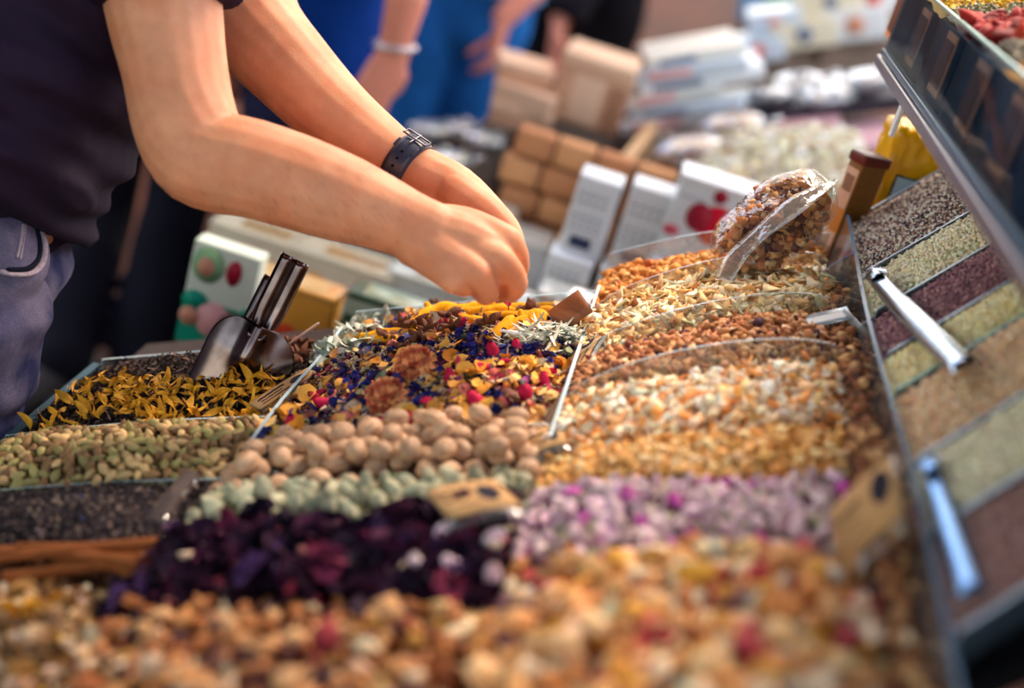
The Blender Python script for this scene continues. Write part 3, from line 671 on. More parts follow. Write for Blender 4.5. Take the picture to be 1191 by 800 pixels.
# ---- right hand seed trays
tr = empty('seed_tray_stand', (.32, 1.1, 0)); tag(tr, 'steeply sloping tray stand with rows of small seeds beyond the clear side panel', 'display stand')
XT0, XT1, SK = .245, .415, .7
yb = [.705, .825, .930, 1.060, 1.140, 1.252, 1.374, 1.575]
def tray_slab(d0, d1, ya, yb_): return np.array([[x, y + SK * (x - XT0) * (1 if y > .8 else .3), zt(x) - d] for d in (d0, d1) for y in (ya, yb_) for x in (XT0 - .004, XT1)]), box(0, 1, 0, 1, 0, 1)[1]
child('tray_base', tray_slab(.03, .05, .69, 1.60), black_c, tr, smooth=False)
child('cloth_front', (np.array([[x, y, z] for z in (.03, .985) for y in (.660, .668) for x in (.238, XT1 + .1)]), box(0, 1, 0, 1, 0, 1)[1]), black_c, tr, smooth=False)
child('cloth_side', (np.array([[x, y, z] for z in (.03, .965) for y in (.68, 1.58) for x in (.240, .246)]), box(0, 1, 0, 1, 0, 1)[1]), black_c, tr, smooth=False)
for lx in (.27, .40):
    for ly in (.72, 1.55): child('leg', bbox(lx - .015, lx + .015, ly - .015, ly + .015, 0, .98, .003), black_c, tr)
for i, y in enumerate(yb):
    x = np.linspace(XT0, XT1, 8); yy = y + SK * (x - XT0); up = .007 if i in (5, 6, 4) else .005
    edge = mat('tray_divider_edge', (128, 150, 176), .3, spec=.5) if i != 3 else mat('teal_divider_edge', (104, 178, 168), .4)
    add_sheet('divider', np.stack([x, yy, zt(x) + up], 1), np.stack([x, yy, zt(x) - .03], 1), .004, (0, 1, 0), tr, [clear_mat('smoky_acrylic', (200, 208, 216), .06, .5, .05, .12, (130, 150, 170)), edge])
seedm = mat('seed_mix', attr=True, rough=.6, spec=.35)
SR = [('brown_seeds', 'mauve brown fine seeds in the nearest row of the right trays', [((176, 132, 124), 4), ((150, 106, 102), 3), ((196, 156, 144), 2)], (132, 96, 94), (.003, .0042), 4200),
      ('pale_green_grains', 'pale grey green grains in the second nearest row of the right trays', [((236, 224, 192), 4), ((214, 208, 180), 3), ((244, 232, 204), 2)], (206, 194, 164), (.003, .0045), 4000),
      ('tan_grains', 'tan orange grains in the row before the pale green ones', [((240, 204, 160), 4), ((228, 182, 146), 3), ((246, 222, 186), 2)], (208, 164, 130), (.003, .0045), 4600),
      ('yellow_grains', 'pale yellow green grains beside the metal scoop handle', [((248, 230, 174), 4), ((234, 212, 154), 3), ((250, 238, 200), 2)], (214, 192, 138), (.003, .0045), 3400),
      ('purple_grains', 'purple brown grains in a middle row of the right trays', [((158, 108, 116), 4), ((124, 80, 94), 3), ((190, 144, 138), 2)], (108, 72, 82), (.003, .0042), 4200),
      ('cream_grains', 'cream grains with a green tinge, second row from the back', [((250, 236, 200), 4), ((240, 224, 184), 3), ((196, 190, 150), 1.2), ((248, 236, 208), 2)], (176, 172, 136), (.003, .0048), 4600),
      ('speckled_seeds', 'black, white and pink speckled seeds in the rearmost tray', [((250, 234, 216), 5), ((70, 58, 68), 2.2), ((150, 110, 110), 2.2), ((190, 150, 130), 2)], (104, 88, 88), (.0022, .0034), 11000)]
for i, (nm, lb, pal, mc, sz, n) in enumerate(SR):
    h = Heap(XT0 - .002, XT1, yb[i] + .003, yb[i + 1] - .003, A=.012, base=-.004, zf=zt, skew=SK, seed=30 + i, noise=.0015)
    heap_obj(nm, lb, 'seeds', h, [(BEAD if i else SEED, n, sz, .8, .0003, .001, pal)], mc, seedm, drop=.001)

# ---- upper shelf with its glass front (edge parallel to the stand)
us = empty('upper_shelf', (.222, 1.655, 1.165)); tag(us, 'dark shelf box with glass front and grey metal edge above the seed trays', 'shelf')
XP = .222
alu = mat('brushed_metal_edge', (128, 122, 132), .35, metal=.7, var=.06, vscale=40)
dark_b = mat('dark_bin', (30, 30, 40), .35, var=.5, vscale=9, color2=(64, 44, 34), c2scale=10)
child('shelf_board', bbox(XP + .004, .62, .42, 1.652, 1.174, 1.188, .001), mat('navy_board', (26, 30, 42), .5), us)
child('metal_edge', bbox(XP - .006, XP + .004, .42, 1.657, 1.177, 1.189, .0015), alu, us)
child('lower_trim', bbox(XP - .003, XP + .004, .42, 1.655, 1.190, 1.197, .001), mat('blue_trim', (32, 76, 108), .3), us)
child('glass_front', bbox(XP - .001, XP + .002, .42, 1.652, 1.197, 1.274, .0008), clear_mat('shelf_glass', (214, 222, 228), .012, .07, .05, .03, (70, 100, 120)), us)
child('glass_rim', bbox(XP - .0015, XP + .0025, .42, 1.652, 1.274, 1.277, .0005), mat('glass_rim_green', (150, 186, 180), .2), us)
def onX(px, py, x): r = ray(px, py); t = (x - CAM[0]) / r[0]; return CAM + r * t
ystep = np.linspace(.42, 1.652, 9)
for a, b in zip(ystep[:-1], ystep[1:]): child('bin', bbox(XP + .016, .60, a + .003, b - .003, 1.188, 1.262, .003), dark_b, us)
child('end_panel', bbox(XP, .62, 1.648, 1.655, 1.182, 1.274, .001), mat('end_panel_grey', (88, 84, 90), .4), us)
for lx, ly in ((.58, .5), (.58, 1.6), (.45, 1.70)): child('post', bbox(lx - .015, lx + .015, ly - .015, ly + .015, 0, 1.168, .002), black_c, us)
kraft = mat('kraft_card', (190, 150, 104), .8, var=.12, vscale=60)
kraft_dk = mat('brown_card', (232, 156, 108), .7, var=.15, vscale=40)
ink = mat('dark_ink', (44, 42, 54), .7)
for i, (c, lb) in enumerate([((1043, 20), 'farthest'), ((1066, 40), 'second'), ((1089, 70), 'third'), ((1117, 106), 'fourth'), ((1152, 147), 'nearest whole')]):
    p = onX(*c, XP + .008); words = ['brown card behind the shelf glass at its far end', 'brown card behind the shelf glass, second from the far end', 'brown card behind the shelf glass, third from the far end', 'brown card behind the shelf glass, fourth from the far end', 'brown card behind the shelf glass, fifth from the far end, nearest the camera'][i]
    e = empty('shelf_card', (p[0], p[1], 1.185)); tag(e, words, 'card', 'cards behind the shelf glass')
    w = .028
    child('card', bbox(XP + .007, XP + .0085, p[1] - w, p[1] + w, 1.203, 1.260, .0004), kraft_dk, e)
    child('printed_frame', bbox(XP + .0062, XP + .0068, p[1] - w + .004, p[1] + w - .004, 1.210, 1.253, .0002), mat('faded_print', (120, 72, 50), .7), e)
# heaps on top of the shelf
zs = lambda x: 1.270 + .30 * (np.asarray(x, float) - XP)
for (nm, lb, ya, yb_, pal, mc, pr, sz, n) in [
    ('yellow_spice', 'yellow ochre spice pieces at the far end of the top shelf', 1.44, 1.66, [((226, 186, 70), 3), ((206, 164, 60), 2), ((120, 90, 50), .6)], (176, 136, 50), CRUMB, (.005, .009), 2200),
    ('grey_spice', 'grey green dried herb strip beside the red chillies', 1.36, 1.44, [((160, 156, 120), 3), ((130, 124, 100), 2)], (110, 106, 84), SHRED, (.008, .014), 1100),
    ('red_chillies', 'dark red dried chillies on the top shelf', 1.21, 1.36, [((150, 32, 28), 3), ((110, 22, 26), 2), ((186, 60, 40), 1)], (86, 20, 22), POD, (.022, .034), 420),
    ('grey_pepper', 'brownish grey peppercorns between the chillies and the yellow powder', 1.13, 1.21, [((150, 136, 116), 3), ((110, 100, 92), 2)], (100, 90, 80), BEAD, (.004, .006), 2200),
    ('orange_powder', 'orange yellow powder heap on the near part of the top shelf', .44, 1.13, [((232, 166, 40), 3), ((220, 150, 36), 2)], (214, 146, 34), CRUMB, (.004, .008), 14000)]:
    h = Heap(XP + .006, .60, ya, yb_, A=.012, base=-.002, zf=zs, seed=44, pu=.4); heap_obj(nm, lb, 'spice', h, [(pr, n, sz, .5, .0005, .0015, pal)], mc, DRYB)
# small white strip hanging under the shelf
t = onX(1042, 128, .228); child_strip = mesh_obj('hanging_tag', *bbox(t[0] - .002, t[0] + .002, t[1] - .008, t[1] + .008, t[2] - .026, 1.1775, .0003), mat('white_card', (226, 232, 238), .5)); tag(child_strip, 'narrow white strip hanging beneath the metal shelf edge', 'tag')

def swing(o, piv, ang):
    M = Matrix.Translation(Vector(piv)) @ Matrix.Rotation(ang, 4, 'Z') @ Matrix.Translation(-Vector(piv)); m = M @ Matrix.Translation(o.location); o.location = m.to_translation(); o.rotation_euler = (0, 0, ang)
for o in list(bpy.data.objects):                             # the shelf is not quite parallel to the stand
    if o.parent is None and (o.name.split('.')[0] in ('upper_shelf', 'shelf_card', 'hanging_tag', 'yellow_spice', 'grey_spice', 'red_chillies', 'grey_pepper', 'orange_powder')): swing(o, (.222, 1.655, -.006), math.radians(1.4))
# ------------------------------------------------------------------ tags on the stand
HEAPS = [h for h in list(globals().values()) if isinstance(h, Heap)]
def surf_depth(px, py):
    r = ray(px, py)
    for d in np.arange(.55, 1.9, .004):
        p = CAM + r * d
        for h in HEAPS:
            dx = p[0] - h.x0
            if h.x0 - .004 <= p[0] <= h.x1 + .004 and h.y0 + h.skew * dx <= p[1] <= h.y1 + h.sk1 * dx and p[2] <= float(h.z(p[0], p[1])): return float(d)
    return 1.4
def plate(o, ux, uy, w, h, t, bend=0.0):
    n = unit(np.cross(ux, uy)); g = grid(7, 4, lambda u, v: o + ux * (u * w) + uy * (v * h) + n * bend * math.sin(PI * u)); return thick(g, t), n
def price_tag(name, label, c0, c1, c3, m=kraft, oval=(.72, .5), group='price tags on the spice stand', bend=.002, letter=True, holder=True):
    """c0 lower left, c1 lower right, c3 upper left: each (px, py, depth)"""
    a, b, d = P(*c0), P(*c1), P(*c3); w = np.linalg.norm(b - a); ux = (b - a) / w; uy = d - a; uy -= ux * np.dot(uy, ux); h = np.linalg.norm(uy); uy /= h
    e = empty(name, (a + b) / 2); tag(e, label, 'price tag', group)
    pc, n = plate(a, ux, uy, w, h, .0012, bend)
    if np.dot(n, CAM - a) < 0: pc, n = plate(a + uy * h, ux, -uy, w, h, .0012, bend)
    child('card', pc, m, e); o0 = a
    def on(u, v, lift=.0008): return o0 + ux * (u * w) + uy * (v * h) + n * (bend * math.sin(PI * u) + lift)
    if oval:
        k = 20; ring = [on(oval[0] + .13 * math.cos(2 * PI * i / k), oval[1] + .26 * math.sin(2 * PI * i / k)) for i in range(k)]; low = [p - n * .0006 for p in ring]
        V = np.array(ring + low); Fs = [tuple(range(k)), tuple(range(2 * k - 1, k - 1, -1))] + [(i, k + i, k + (i + 1) % k, (i + 1) % k) for i in range(k)]
        child('oval_mark', (V, Fs), ink, e, smooth=False)
    if letter:
        ls = []
        for r_, (v0, uu0, uu1) in enumerate([(.70, .08, .50), (.45, .10, .44), (.22, .08, .52)]):
            q = np.linspace(uu0, uu1, 12); ls.append(tube([on(x, v0 + .02 * math.sin(60 * x + r_), .0006) for x in q], .0005 if r_ else .0008, 5, 1))
        child('handwriting', join(*ls), ink, e)
    if holder:
        child('clear_holder', plate(a - uy * .25 * h - n * .0024, ux, uy, w, h * 1.28, .001, bend)[0], acr, e)
    return e
def tag_at(label, q0, q1, q3, l0=.012, l1=.012, l3=.016, **k):
    a, b, c_ = (surf_depth(*q) for q in (q0, q1, q3)); price_tag('price_tag', label, (*q0, a - l0), (*q1, b - l1), (*q3, c_ - l3), **k)
tag_at('kraft card with a dark oval lying in front of the nutmegs', (522, 602), (607, 587), (498, 570), .085, .085, .10)
tag_at('blurred kraft card with a dark oval against the clear side panel by the rosebuds', (976, 664), (1050, 596), (956, 604), .03, .03, .03, oval=(.80, .62))
tag_at('kraft card with a dark oval between the green pods and the nutmegs', (268, 548), (324, 541), (296, 514), .034, .034, .04)
tag_at('narrow kraft card with a dark oval leaning to the right of the metal scoop', (303, 476), (370, 434), (298, 464), .026, .034, .03)
tag_at('kraft card between the nutmegs and the pale peel chips', (616, 530), (660, 514), (626, 502), .035, .035, .04)
price_tag('price_tag', 'bare brown card standing up at the back end of the turmeric roots', (654, 388, 1.405), (690, 362, 1.40), (684, 328, 1.405), bend=.0005, holder=False, m=mat('copper_brown_card', (150, 98, 66), .35, var=.3, vscale=30, stretch=(1, 1, 6)), oval=None, letter=False)
tag_at('slim brown card on the divider beside the pale chips', (674, 434), (706, 380), (664, 420), .016, .02, .024, m=kraft)
tag_at('slim grey brown card on the divider by the orange petals', (646, 498), (680, 438), (638, 482), .016, .016, .022, m=mat('grey_brown_card', (140, 116, 98), .7), letter=False)
tag_at('dark slim card sticking out of the black seeds', (186, 608), (232, 550), (178, 592), .01, .02, .016, m=mat('dim_card', (92, 80, 76), .7), oval=None)
tag_at('brown card leaning between the cinnamon sticks and the purple flowers', (166, 690), (216, 622), (148, 662), .016, .02, .024, m=mat('mid_brown_card', (150, 110, 76), .8), oval=(.6, .5))
# clear folded holder by the brown granules
hp = empty('tag_holder', P(960, 372, 1.31)); tag(hp, 'empty clear plastic tag holder at the right end of the brown granules', 'tag holder')
hz = clear_mat('hazy_plastic', (226, 234, 240), .10, .6, .08, .45, (196, 204, 212))
a, b, d = P(936, 382, 1.30), P(992, 370, 1.29), P(930, 368, 1.32); child('front_leaf', plate(a, unit(b - a), unit(d - a), np.linalg.norm(b - a), np.linalg.norm(d - a), .0012)[0], hz, hp)
a, b, d = P(984, 358, 1.30), P(1012, 388, 1.27), P(978, 366, 1.31); child('back_leaf', plate(a, unit(b - a), unit(d - a), np.linalg.norm(b - a), np.linalg.norm(d - a), .0012)[0], hz, hp)

# ------------------------------------------------------------------ metal scoops
steel = mat('dull_steel', (122, 106, 102), .20, metal=1.0, var=.2, vscale=40, color2=(84, 70, 68), c2scale=25)
def frame(o, tip, facing):
    a = unit(np.asarray(tip) - o); n = np.asarray(facing, float) - a * np.dot(facing, a); n = unit(n); s = np.cross(a, n); return s, a, n
def scoop(name, label, base, tip, facing, bw=.047, bl=.075, hl=None, buried=.02, hr=.0075, m=steel, group=None, lobes=2):
    """blade from below 'base' up to a neck, then a folded channel handle reaching 'tip'"""
    base, tip = np.asarray(base), np.asarray(tip); s, a, n = frame(base, tip, facing); L = np.linalg.norm(tip - base)
    e = empty(name, base); tag(e, label, 'scoop', group)
    def blade(u, v):
        t = v * (bl + buried) - buried; k = max(0.0, (t - bl * .45) / (bl * .55)); w = bw * math.sqrt(max(0.0, 1 - (k * .93) ** 2.6)); x = (u - .5) * 2 * w
        boss = .009 * math.exp(-(x / .011) ** 2) * (1 / (1 + math.exp(-(t - bl * .30) / .004)))
        z = .012 - 6.0 * x * x + boss - .004 * k
        return base + s * x + a * t + n * z
    child('blade', thick(grid(41, 30, blade), .0011), m, e)
    # handle: sheet folded into a channel with two rolled lobes
    prof = []
    for i in range(13): ang = PI * (1.25 - 1.5 * i / 12); prof.append((-hr * .95 + hr * .95 * math.cos(ang + PI * .5 - .8), hr * .9 * math.sin(ang + .9)))
    prof = [(-hr * 2 + 0 * 1, -hr * .6)] + [(-hr + hr * math.cos(t), hr * .9 * math.sin(t)) for t in np.linspace(PI, .12, 9)] + [(hr + hr * math.cos(t), hr * .9 * math.sin(t)) for t in np.linspace(PI - .12, 0, 9)] + [(hr * 2, -hr * .6)]
    if lobes == 1: prof = [(hr * 1.5 * math.cos(t), hr * .8 * math.sin(t)) for t in np.linspace(PI * 1.1, -.1 * PI, 16)]
    def hand(u, v):
        i = u * (len(prof) - 1); k = int(min(i, len(prof) - 2)); fr = i - k; px_ = prof[k][0] * (1 - fr) + prof[k + 1][0] * fr; pz = prof[k][1] * (1 - fr) + prof[k + 1][1] * fr
        t0 = bl * (.78 if lobes == 2 else .1); t = t0 + (L - t0) * v; nar = .72 + .28 * min(1, v * 3); return base + s * px_ * nar + a * t + n * (pz + .004 + .008 * (1 - min(1, v * 4)) ** 2)
    child('handle', thick(grid(len(prof), 16, hand), .0010), m, e); return e
bz = P(276, 452, 1.435)
scoop('metal_scoop', 'steel scoop stuck upright in the tea leaves, its folded handle pointing up', P(274, 446, 1.415), P(345, 300, 1.40), CAM - P(274, 430, 1.42) + np.array([-.25, 0, .1]), bw=.046, bl=.066)
scoop('metal_scoop', 'second steel scoop with a shorter bluish handle, behind the first', P(262, 440, 1.47), P(320, 324, 1.47), CAM - P(274, 430, 1.45) + np.array([-.5, 0, 0]), bw=.034, bl=.05, hr=.0055, buried=.03)
bl_steel = mat('polished_steel', (176, 190, 208), .18, metal=1.0, var=.08, vscale=30)
up = np.array([-.6, -.2, .75]); p0, p1 = P(1020, 330, 1.335), P(1126, 437, 1.03)
scoop('metal_scoop', 'shiny steel scoop with its handle across the yellow grains of the right trays', p0, p1, up, bw=.0105, bl=.03, hr=.0070, m=bl_steel, buried=.01, lobes=1)
p0, p1 = P(1086, 556, .955), P(1134, 700, .80)
scoop('metal_scoop', 'blurred bluish scoop lying along the top of the clear side panel', p0, p1, up, bw=.008, bl=.02, hr=.0052, lobes=1, m=mat('blue_steel', (120, 160, 210), .25, metal=.8), buried=.005)
# thin stick rising right of the scoop
st_o = mesh_obj('wooden_pick', *tube([P(325, 408, 1.44), P(370, 376, 1.45)], [.0012, .0014], 8, 1), mat('pale_pick', (196, 160, 146), .6)); recenter(st_o, P(325, 408, 1.44)); tag(st_o, 'thin pale pick sticking out of the star anise beside the scoop', 'stick')

# ------------------------------------------------------------------ clear bag of granola
bag = empty('cellophane_bag', P(905, 300, 1.43)); tag(bag, 'clear bag of brown granola lying at the top of the golden fruit cubes', 'bag')
c = P(900, 262, 1.43); ax = unit(P(962, 214, 1.45) - P(846, 312, 1.42)); nn = unit(CAM - c + np.array([-.3, 0, .3])); nn = unit(nn - ax * np.dot(nn, ax)); ss = np.cross(ax, nn)
def bagpt(u, v, k=1.0):
    th_, t = 2 * PI * u, (v - .5) * 2; L = .072; w = (1 - abs(t) ** 3.2) ** .5 if abs(t) < 1 else 0; w = max(w, .02)
    r1, r2 = .038 * w * k, .026 * w * k; wob = 1 + .05 * math.sin(5 * th_ + 4 * t) + .04 * math.sin(9 * t + 2 * th_)
    return c + ax * (t * L * k) + ss * (r1 * math.cos(th_) * wob) + nn * (r2 * math.sin(th_) * wob)
film = clear_mat('cellophane_film', (248, 246, 242), .03, .38, .09, .03, wrinkle=.7, wscale=45)
child('film', grid(33, 24, lambda u, v: bagpt(u, v, 1.06)), film, bag)
n = 900; u_, v_ = rng.uniform(0, 1, n), rng.uniform(.04, .96, n); k_ = rng.uniform(.65, .93, n)
pos = np.array([bagpt(a, b, k) for a, b, k in zip(u_, v_, k_)])
V, Fa, C = scatter(CRUMB + CHIP[:4], pos, rand_rots(n, 1.5), rng.uniform(.009, .016, n), palette(n, [((190, 126, 76), 4), ((214, 160, 108), 3), ((140, 84, 54), 2), ((236, 200, 156), 1.2), ((104, 50, 46), .8)]))
core = grid(20, 14, lambda u, v: bagpt(u, v, .7)); V, Fa, C = merge((V, Fa, C), (core[0], core[1], lin((120, 74, 50))))
o = mesh_obj('granola', V, Fa, DRYB, col=C); o.parent = bag; o.location = -bag.location; o['kind'] = 'stuff'
edge0 = [P(832, 326, 1.395), P(846, 296, 1.40), P(880, 262, 1.395), P(925, 228, 1.40), P(972, 206, 1.43)]; edge1 = [P(850, 330, 1.385), P(870, 298, 1.385), P(902, 270, 1.38), P(940, 240, 1.39), P(975, 212, 1.43)]
E0, E1 = catmull(edge0, 6), catmull(edge1, 6); ne = len(E0)
child('open_flap', thick(grid(ne, 5, lambda u, v: E0[int(round(u * (ne - 1)))] * (1 - v) + E1[int(round(u * (ne - 1)))] * v + np.array([0, 0, .002 * math.sin(11 * u + 3 * v)])), .0003), clear_mat('cellophane_fold', (240, 240, 238), .08, .5, .12, .16, (214, 208, 204), .5, 40), bag)

# ------------------------------------------------------------------ upright packs behind the trays
def upright(o, yaw):
    c, s = math.cos(yaw), math.sin(yaw); M = np.array([[c, -s, 0], [s, c, 0], [0, 0, 1.0]]); return lambda p: (np.asarray(p[0], float) @ M.T + np.asarray(o), p[1])
B = P(944, 318, 1.60); zb = B[2]
tin = empty('tall_carton', B); tag(tin, 'tall olive brown carton with a dark red lid standing left of the yellow packet', 'carton'); W = upright(B + np.array([.018, .02, 0]), .62)
child('body', W(bbox(-.018, .018, -.0115, .0115, 0, .138, .002)), mat('olive_carton', (134, 92, 44), .4, var=.1, vscale=30, stretch=(1, 1, 5)), tin)
child('lid', W(bbox(-.0200, .0200, -.0136, .0136, .132, .144, .003)), mat('dark_red_lid', (108, 46, 40), .4), tin)
lab = child('paper_label', W(bbox(-.0188, -.0178, -.0100, .0100, .004, .126, .0003)), mat('pink_label', (222, 178, 150), .7, var=.06, vscale=60), tin); lab['label'] = 'pale pink paper strip on the narrow face'
child('seal_band', W(bbox(-.0195, -.0180, -.0117, .0117, .052, .080, .0004)), mat('amber_band', (206, 132, 56), .4), tin)
ls = [tube([(-.0192, -.007 + .003 * r_, .10 - .0 * r_), (-.0192, -.006 + .003 * r_, .118)], .0005, 5, 1) for r_ in range(5)] + [tube([(-.0192, -.009 + .005 * r_, .02), (-.0192, -.008 + .005 * r_, .036)], .0005, 5, 1) for r_ in range(4)]
child('lettering', W(join(*ls)), mat('brown_print', (90, 56, 44), .7), tin)
B2 = P(1008, 250, 1.66); yp = empty('yellow_packet', B2); tag(yp, 'shiny crumpled yellow foil packet behind the speckled seeds', 'packet')
import bmesh
def crumpled(wx, wy, h, amp, seed):
    bm = bmesh.new(); bmesh.ops.create_cube(bm, size=1.0); bmesh.ops.subdivide_edges(bm, edges=list(bm.edges), cuts=14, use_grid_fill=True)
    for v in bm.verts:
        p = v.co.copy(); q = Vector((p.x, p.y, p.z * 1.3)); d = mnoise.multi_fractal(q * 3.2 + Vector((seed, 0, 0)), .9, 2.1, 4); rid = abs(mnoise.noise(q * 4.5 + Vector((0, seed, 0))))
        top = max(0, p.z - .15) * 2.2; r = 1 - .10 * max(0, abs(p.z) - .42) * 8 * .4
        v.co = Vector((p.x * wx * r, p.y * wy * r, (p.z + .5) * h)); nrm = Vector((p.x * (abs(p.x) > .49), p.y * (abs(p.y) > .49), p.z * (abs(p.z) > .49)))
        if nrm.length: v.co += nrm.normalized() * amp * ((.5 - rid * 1.6) * (.35 + .9 * top) + .12 * d)
    bm.verts.index_update(); r = np.array([v.co[:] for v in bm.verts]), [tuple(x.index for x in f.verts) for f in bm.faces]; bm.free(); return r
W2 = upright(B2 + np.array([.026, .02, 0]), .22)
child('foil_body', W2(crumpled(.064, .045, .108, .012, 3)), mat('yellow_foil', (240, 180, 10), .25, spec=.5, coat=.25, bump=.15, bscale=70), yp)
pb_ = child('blue_panel', W2(bbox(-.018, .024, -.0290, -.0235, .018, .056, .0005)), mat('pale_blue_print', (186, 216, 236), .4), yp); pb_['label'] = 'pale blue printed panel with a dark outline'
child('panel_outline', W2(join(bbox(-.0192, -.018, -.0292, -.0235, .017, .057, .0003), bbox(.024, .0252, -.0292, -.0235, .017, .057, .0003), bbox(-.0192, .0252, -.0292, -.0235, .056, .0572, .0003))), mat('dark_outline', (54, 60, 50), .5), yp)
child('top_fold', W2(bbox(-.027, .027, -.006, .006, .100, .107, .002)), mat('yellow_foil'), yp)
# ------------------------------------------------------------------ people
skin = mat('skin', (224, 156, 118), .5, sss=.2, var=.09, vscale=38, color2=(216, 140, 102), c2scale=26, bump=.12, bscale=420, spec=.25)
skin_b = mat('skin_ruddy', (216, 136, 112), .5, sss=.1, var=.06, vscale=20)
hairm = mat('dark_hair', (44, 32, 28), .6, var=.3, vscale=60, stretch=(1, 1, 8))
def world_dir(dx, dy): return unit(R @ np.array([dx, -dy, 0.0]))
def seg_hand(w, d, pn, side=1, curl=.7, sc=1.0):
    """relaxed hand: w wrist, d pointing direction, pn palm normal; five separate curled fingers"""
    d, pn = unit(d), unit(pn); pn = unit(pn - d * np.dot(pn, d)); lat = np.cross(d, pn) * side; ps = []
    ps.append(tube([w - d * .01, w + d * .03 * sc, w + d * .085 * sc], [(.026 * sc, .019 * sc), (.036 * sc, .017 * sc), (.040 * sc, .013 * sc)], 14, 4, up=pn))
    for i, (o, L) in enumerate(((.030, .072), (.010, .080), (-.010, .076), (-.029, .060))):
        b = w + d * .080 * sc + lat * o * sc; pts = [b]; a = 0
        for s_, f in ((.45, .35), (.32, .8), (.23, .6)):
            a += curl * f; pts.append(pts[-1] + (d * math.cos(a) + pn * math.sin(a)) * L * s_ * sc)
        ps.append(tube(pts, [.0100 * sc, .0095 * sc, .0085 * sc, .0072 * sc], 10, 3))
    b = w + d * .022 * sc + lat * .026 * sc
    ps.append(tube([b, b + (d * .6 + lat * .5 + pn * .3) * .036 * sc, b + (d * .85 + lat * .35 + pn * .6) * .062 * sc, b + (d * 1.0 + lat * .1 + pn * .8) * .080 * sc], [.016 * sc, .0125 * sc, .0105 * sc, .0085 * sc], 10, 3))
    return ps
def head_pieces(c, fwd, up, s=1.0):
    f = unit(fwd); u = unit(np.asarray(up) - f * np.dot(up, f)); l = np.cross(u, f); M = np.stack([f, l, u], 1)
    T = lambda p, r, sc=(1, 1, 1): xf(sphere((0, 0, 0), r * s, 18, 12, sc), M, 1, c + f * p[0] * s + l * p[1] * s + u * p[2] * s)
    ps = [T((-.012, 0, .02), .098, (1, .80, 1.05)), T((.028, 0, -.045), .066, (.95, .88, 1.1)), T((.045, 0, -.088), .030, (1, 1, .8)),
          T((.096, 0, -.018), .014, (1.1, .9, 1.1)), xf(tube([(.086, 0, .015), (.098, 0, -.012)], [.008, .011], 8, 1), M, s, c), T((.078, 0, .026), .02, (.6, 2.4, .5)),
          T((.083, 0, -.055), .012, (.6, 1.9, .5)), T((.081, 0, -.066), .011, (.6, 1.7, .6)), T((-.01, .080, -.01), .024, (.7, .35, 1.2)), T((-.01, -.080, -.01), .024, (.7, .35, 1.2))]
    ex = [T((.076, .031, .008), .0125), T((.076, -.031, .008), .0125)]
    hair = [T((-.026, 0, .044), .100, (1.02, .86, .95)), T((-.055, 0, -.005), .078, (.8, .98, 1.1))]
    return ps, ex, hair
def build_body(J, hands, vox, smooth=3):
    fr = unit(J['front']); ps = []
    pv, ch, nk = (np.asarray(J[k]) for k in ('pelvis', 'chest', 'neck'))
    ps.append(tube([pv - (ch - pv) * .25, pv, pv * .55 + ch * .45, ch, ch * .35 + nk * .65, nk], [(.12, .10), (.16, .105), (.142, .10), (.165, .11), (.13, .085), (.062, .06)], 20, 4, up=fr))
    for A in J['arms']: ps.append(tube(A[0], A[1], 18, 5, up=A[2] if len(A) > 2 else (0, 0, 1)))
    for hp_, kn, an in J['legs']:
        hp_, kn, an = map(np.asarray, (hp_, kn, an)); ps.append(tube([hp_, hp_ * .8 + kn * .2, hp_ * .5 + kn * .5, kn, kn * .65 + an * .35, an], [.055, .074, .068, .052, .052, .036], 16, 4, up=fr))
        ft = unit(np.array([fr[0], fr[1], 0])); ps.append(tube([an - ft * .05 + np.array([0, 0, -.035]), an + ft * .04 + np.array([0, 0, -.035]), an + ft * .15 + np.array([0, 0, -.05])], [(.034, .036), (.042, .036), (.036, .022)], 12, 3))
    hc = np.asarray(J['head']); ps.append(tube([nk - (hc - nk) * .2, nk * .4 + hc * .6], [.058, .054], 14, 2))
    hp2, ex, hair = head_pieces(hc, J.get('look', fr), unit(hc - nk), 1.0); ps += hp2
    for h in hands: ps += h
    return join(*ps), ex, hair
def person(name, label, J, hands, skm, vox, smooth=3):
    root = empty(name, np.array([J['pelvis'][0], J['pelvis'][1], 0])); tag(root, label, 'person', J.get('group'))
    b, ex, hair = build_body(J, hands, vox); o = mesh_obj('body', b[0], b[1], skm); remesh(o, vox, smooth, .5); o.parent = root; o.location = -root.location
    child('hair', join(*hair), hairm, root); e = child('eyes', join(*ex), mat('eye_white', (226, 222, 216), .2), root); return root
def cloth(name, pieces, m, root, vox=.008, smooth=4, disp=None):
    v, f = join(*pieces); o = mesh_obj(name, v, f, m); remesh(o, vox, smooth, .5)
    if disp:
        me = o.data; n = len(me.vertices); co = np.empty(n * 3); me.vertices.foreach_get('co', co); co = co.reshape(-1, 3); no = np.empty(n * 3); me.vertices.foreach_get('normal', no); no = no.reshape(-1, 3)
        d = np.array([disp(p) for p in co]); co = co + no * d[:, None]; me.vertices.foreach_set('co', co.ravel()); me.update()
    o.parent = root; o.location = -root.location; return o
def leg_shape(hp_, kn, an, k=1.0, up=(1, 0, 0), end=1.0):
    hp_, kn, an = map(np.asarray, (hp_, kn, an)); an2 = kn + (an - kn) * end
    return tube([hp_ + (hp_ - kn) * .02, hp_ * .85 + kn * .15, hp_ * .5 + kn * .5, kn, kn * .5 + an2 * .5, an2], [.070 * k, .091 * k, .084 * k, .070 * k, .066 * k, .060 * k], 20, 4, up=up)

